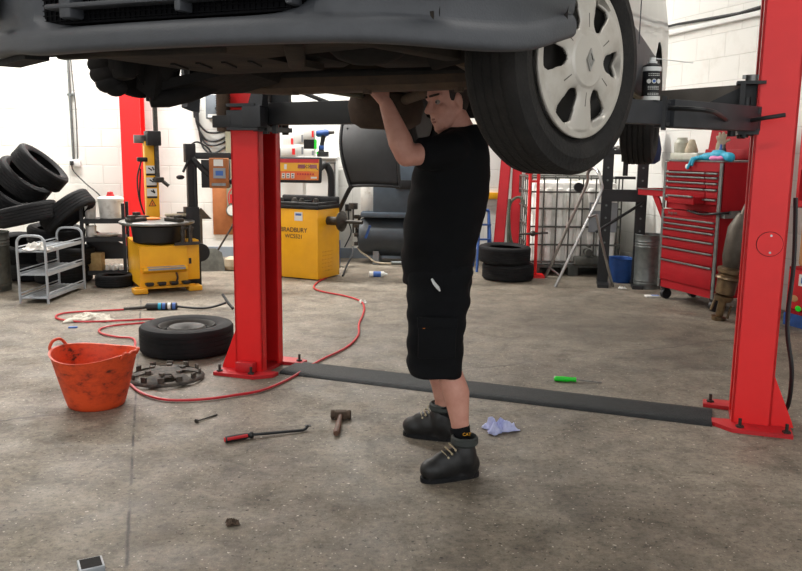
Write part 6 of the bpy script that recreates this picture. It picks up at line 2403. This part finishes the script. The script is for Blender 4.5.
tag(obj('pink_cloth', b, 'pink', loc=ont(0.66, 0.05, 0.0), rot=(0, 0, math.atan2(dv.y, dv.x))), 'small pink cloth beside the blue gloves on the tool chest', 'cloth')
# exhaust section leaning against the chest
e0, e1 = Vector((*(2.884, 7.144), 0.0)), Vector((3.002, 7.05, 0.971))
exs = thing('exhaust_section', 'rusty exhaust section with catalytic can leaning beside the red tool chest', 'exhaust', e0)
dv2 = (e1 - e0)
def ep(t):
    return dv2 * t
b = B()
b.loft([(ep(0.46), 0.05), (ep(0.52), 0.075), (ep(0.60), 0.095), (ep(0.86), 0.105), (ep(0.95), 0.07), (ep(1.0), 0.05)], 24)
obj('catalyst_can', b, 'exh_grey', exs)
b = B()
b.loft([(ep(0.24), 0.06), (ep(0.26), 0.085), (ep(0.44), 0.092), (ep(0.46), 0.11), (ep(0.49), 0.11), (ep(0.51), 0.07)], 24)
b.loft([(ep(0.39), 0.1), (ep(0.405), 0.112), (ep(0.42), 0.1)], 24)
obj('bronze_sleeve', b, 'bronze', exs)
b = B()
b.loft([(ep(0.04), 0.03), (ep(0.06), 0.036), (ep(0.24), 0.036)], 16)
b.loft([(ep(0.19), 0.075), (ep(0.24), 0.085)], 20)
b.loft([(ep(0.0), 0.06), (ep(0.035), 0.065)], 18)
b.bar([ep(0.02) + Vector((0.07, -0.02, 0)), ep(0.14) + Vector((0.08, -0.02, 0))], 0.012)
b.bar([ep(0.10) + Vector((-0.09, 0, 0)), ep(0.22) + Vector((-0.07, 0, 0))], 0.012)
obj('pipe_flange', b, 'bronze', exs)
b = B()
b.tube([ep(0.98), ep(0.98) + Vector((0.06, 0.02, 0.12)), ep(0.98) + Vector((0.16, 0.1, 0.2))], 0.035, 12)
obj('down_pipe', b, 'exh_grey', exs)

# cupboard and bench behind the right post
cbn = thing('red_cabinet', 'low red steel cabinet with stickers behind the right lift post', 'cabinet', (3.42, 7.0, 0), rad(-72))
b = B()
b.mat('chest_red').box((0.35, 0.22, 0.31), (0.7, 0.44, 0.42))
b.mat('blue').box((0.35, 0.22, 0.055), (0.72, 0.46, 0.11))
obj('cabinet_body', b, None, cbn)
b = B()
b.box((0.35, -0.01, 0.33), (0.66, 0.02, 0.34), bev=0.003)
dd_ = obj('cabinet_door', b, 'red_worn', cbn)
b = B()
b.mat('sticker').box((0.22, -0.022, 0.42), (0.16, 0.003, 0.10))
b.mat('sticker_blue').box((0.20, -0.025, 0.42), (0.06, 0.003, 0.05))
b.mat('amber').sph((0.10, -0.022, 0.25), (0.05, 0.003, 0.03))
b.mat('green').sph((0.16, -0.022, 0.17), (0.035, 0.003, 0.025))
b.mat('warn').sph((0.45, -0.022, 0.28), (0.05, 0.003, 0.035))
obj('sticker', b, None, dd_)
b = B()
b.lathe([(0, 0), (0.10, 0), (0.11, 0.02), (0.11, 0.34), (0.08, 0.42), (0.04, 0.46), (0.04, 0.50), (0, 0.50)], 28)
tag(obj('oil_bottle', b, 'amber', loc=on(cbn, (0.05, 0.20, 0.521))), 'tan plastic bottle on the low red cabinet behind the right post', 'bottle')
b = B()
b.lathe([(0, 0), (0.10, 0), (0.11, 0.02), (0.11, 0.30), (0.06, 0.38), (0.04, 0.42), (0, 0.42)], 28)
tag(obj('oil_bottle', b, 'sticker', loc=on(cbn, (0.42, 0.24, 0.521))), 'white plastic bottle on the low red cabinet behind the right post', 'bottle')
wsv = thing('wall_shelf', 'red and black steel rack on the wall behind the right lift post', 'rack', (*on_right(-1.55, 0.16)[:2], 0.0), ang + PI)
b = B()
for z in (1.06, 1.38, 1.75):
    b.box((0, 0, z), (1.0, 0.28, 0.025))
    b.box((0, -0.14, z + 0.0), (1.0, 0.012, 0.05))
for x in (-0.49, 0.49):
    b.box((x, 0, 1.42), (0.03, 0.28, 0.8))
obj('rack_frame', b, 'red_worn', wsv)
for k in range(6):
    for z, hh in ((1.073, 0.20), (1.393, 0.24)):
        b = B()
        r_ = 0.05 + 0.01 * ((k * 7 + int(z * 10)) % 3)
        b.lathe([(0, 0), (r_, 0), (r_, hh * 0.75), (r_ * 0.4, hh * 0.9), (r_ * 0.4, hh), (0, hh)], 20)
        key = ('blue', 'black', 'white_worn', 'galv', 'amber', 'iso_grey')[(k + int(z * 3)) % 6]
        word = {'blue': 'blue', 'black': 'black', 'white_worn': 'white', 'galv': 'silver', 'amber': 'tan', 'iso_grey': 'grey'}[key]
        tag(obj('bottle', b, key, loc=on(wsv, (-0.40 + k * 0.16, 0.0, z))), '%s bottle on the %s tier of the red wall rack' % (word, 'lower' if z < 1.2 else 'upper'), 'bottle')

# ---------------------------------------------------------------- lights, sky, camera
LIGHTS = [(-4.8, 10.2, 330), (-1.6, 10.2, 280), (1.0, 10.0, 60), (-4.5, 6.0, 90), (-1.5, 5.2, 40), (2.0, 5.5, 25), (-3.0, 1.5, 60), (1.5, 1.5, 50)]
SKY = 1.7
EXPO = 0.0
def batten(x, y, w, energy, rz=0.0):  # unseen batten, added as a light source for walls and floor
    t = thing('added_ceiling_light', 'unseen white batten light added under the ceiling to brighten the workshop', 'light', (x, y, 4.62), rz, 'unseen battens added under the ceiling')
    b = B()
    b.box((0, 0, 0.09), (w, 0.16, 0.06), bev=0.006)
    b.cyl((-w / 2 + 0.2, 0, 0.11), (-w / 2 + 0.2, 0, 0.18), 0.012)
    b.cyl((w / 2 - 0.2, 0, 0.11), (w / 2 - 0.2, 0, 0.18), 0.012)
    obj('housing', b, 'white', t)
    L_ = bpy.data.lights.new('added_area_light', 'AREA')
    L_.shape = 'RECTANGLE'
    L_.size, L_.size_y = w, 0.14
    L_.energy = energy
    L_.color = (1.0, 0.97, 0.93)
    lo = bpy.data.objects.new('added_area_light', L_)
    C.objects.link(lo)
    lo.parent = t
    lo.location = (0, 0, 0.05)
for x, y, e in LIGHTS:
    batten(x, y, 1.8, e)
w = bpy.data.worlds.new('sky')
bpy.context.scene.world = w
w.use_nodes = True
bg = w.node_tree.nodes['Background']
bg.inputs[0].default_value = (0.96, 0.98, 1.0, 1)
bg.inputs[1].default_value = SKY

cam = bpy.data.cameras.new('camera')
cam.sensor_width = 36
cam.lens = 36.0
cam.clip_start = 0.05
co = bpy.data.objects.new('camera', cam)
C.objects.link(co)
pt, rl = rad(9.41), 0.0109
Fv = Vector((0, math.cos(pt), -math.sin(pt)))
Uv = Vector((0, math.sin(pt), math.cos(pt)))
Rv = Vector((1, 0, 0))
R2 = Rv * math.cos(rl) + Uv * math.sin(rl)
U2 = Uv * math.cos(rl) - Rv * math.sin(rl)
mw = Matrix((R2, U2, -Fv)).transposed().to_4x4()
mw.translation = (0, 0, 1.47)
co.matrix_world = mw
sc = bpy.context.scene
sc.camera = co
sc.view_settings.view_transform = 'Standard'
sc.view_settings.look = 'None'
sc.view_settings.gamma = 1.0
sc.view_settings.use_curve_mapping = False
sc.view_settings.exposure = EXPO
sc.cycles.use_denoising = True
sc.cycles.max_bounces = 8
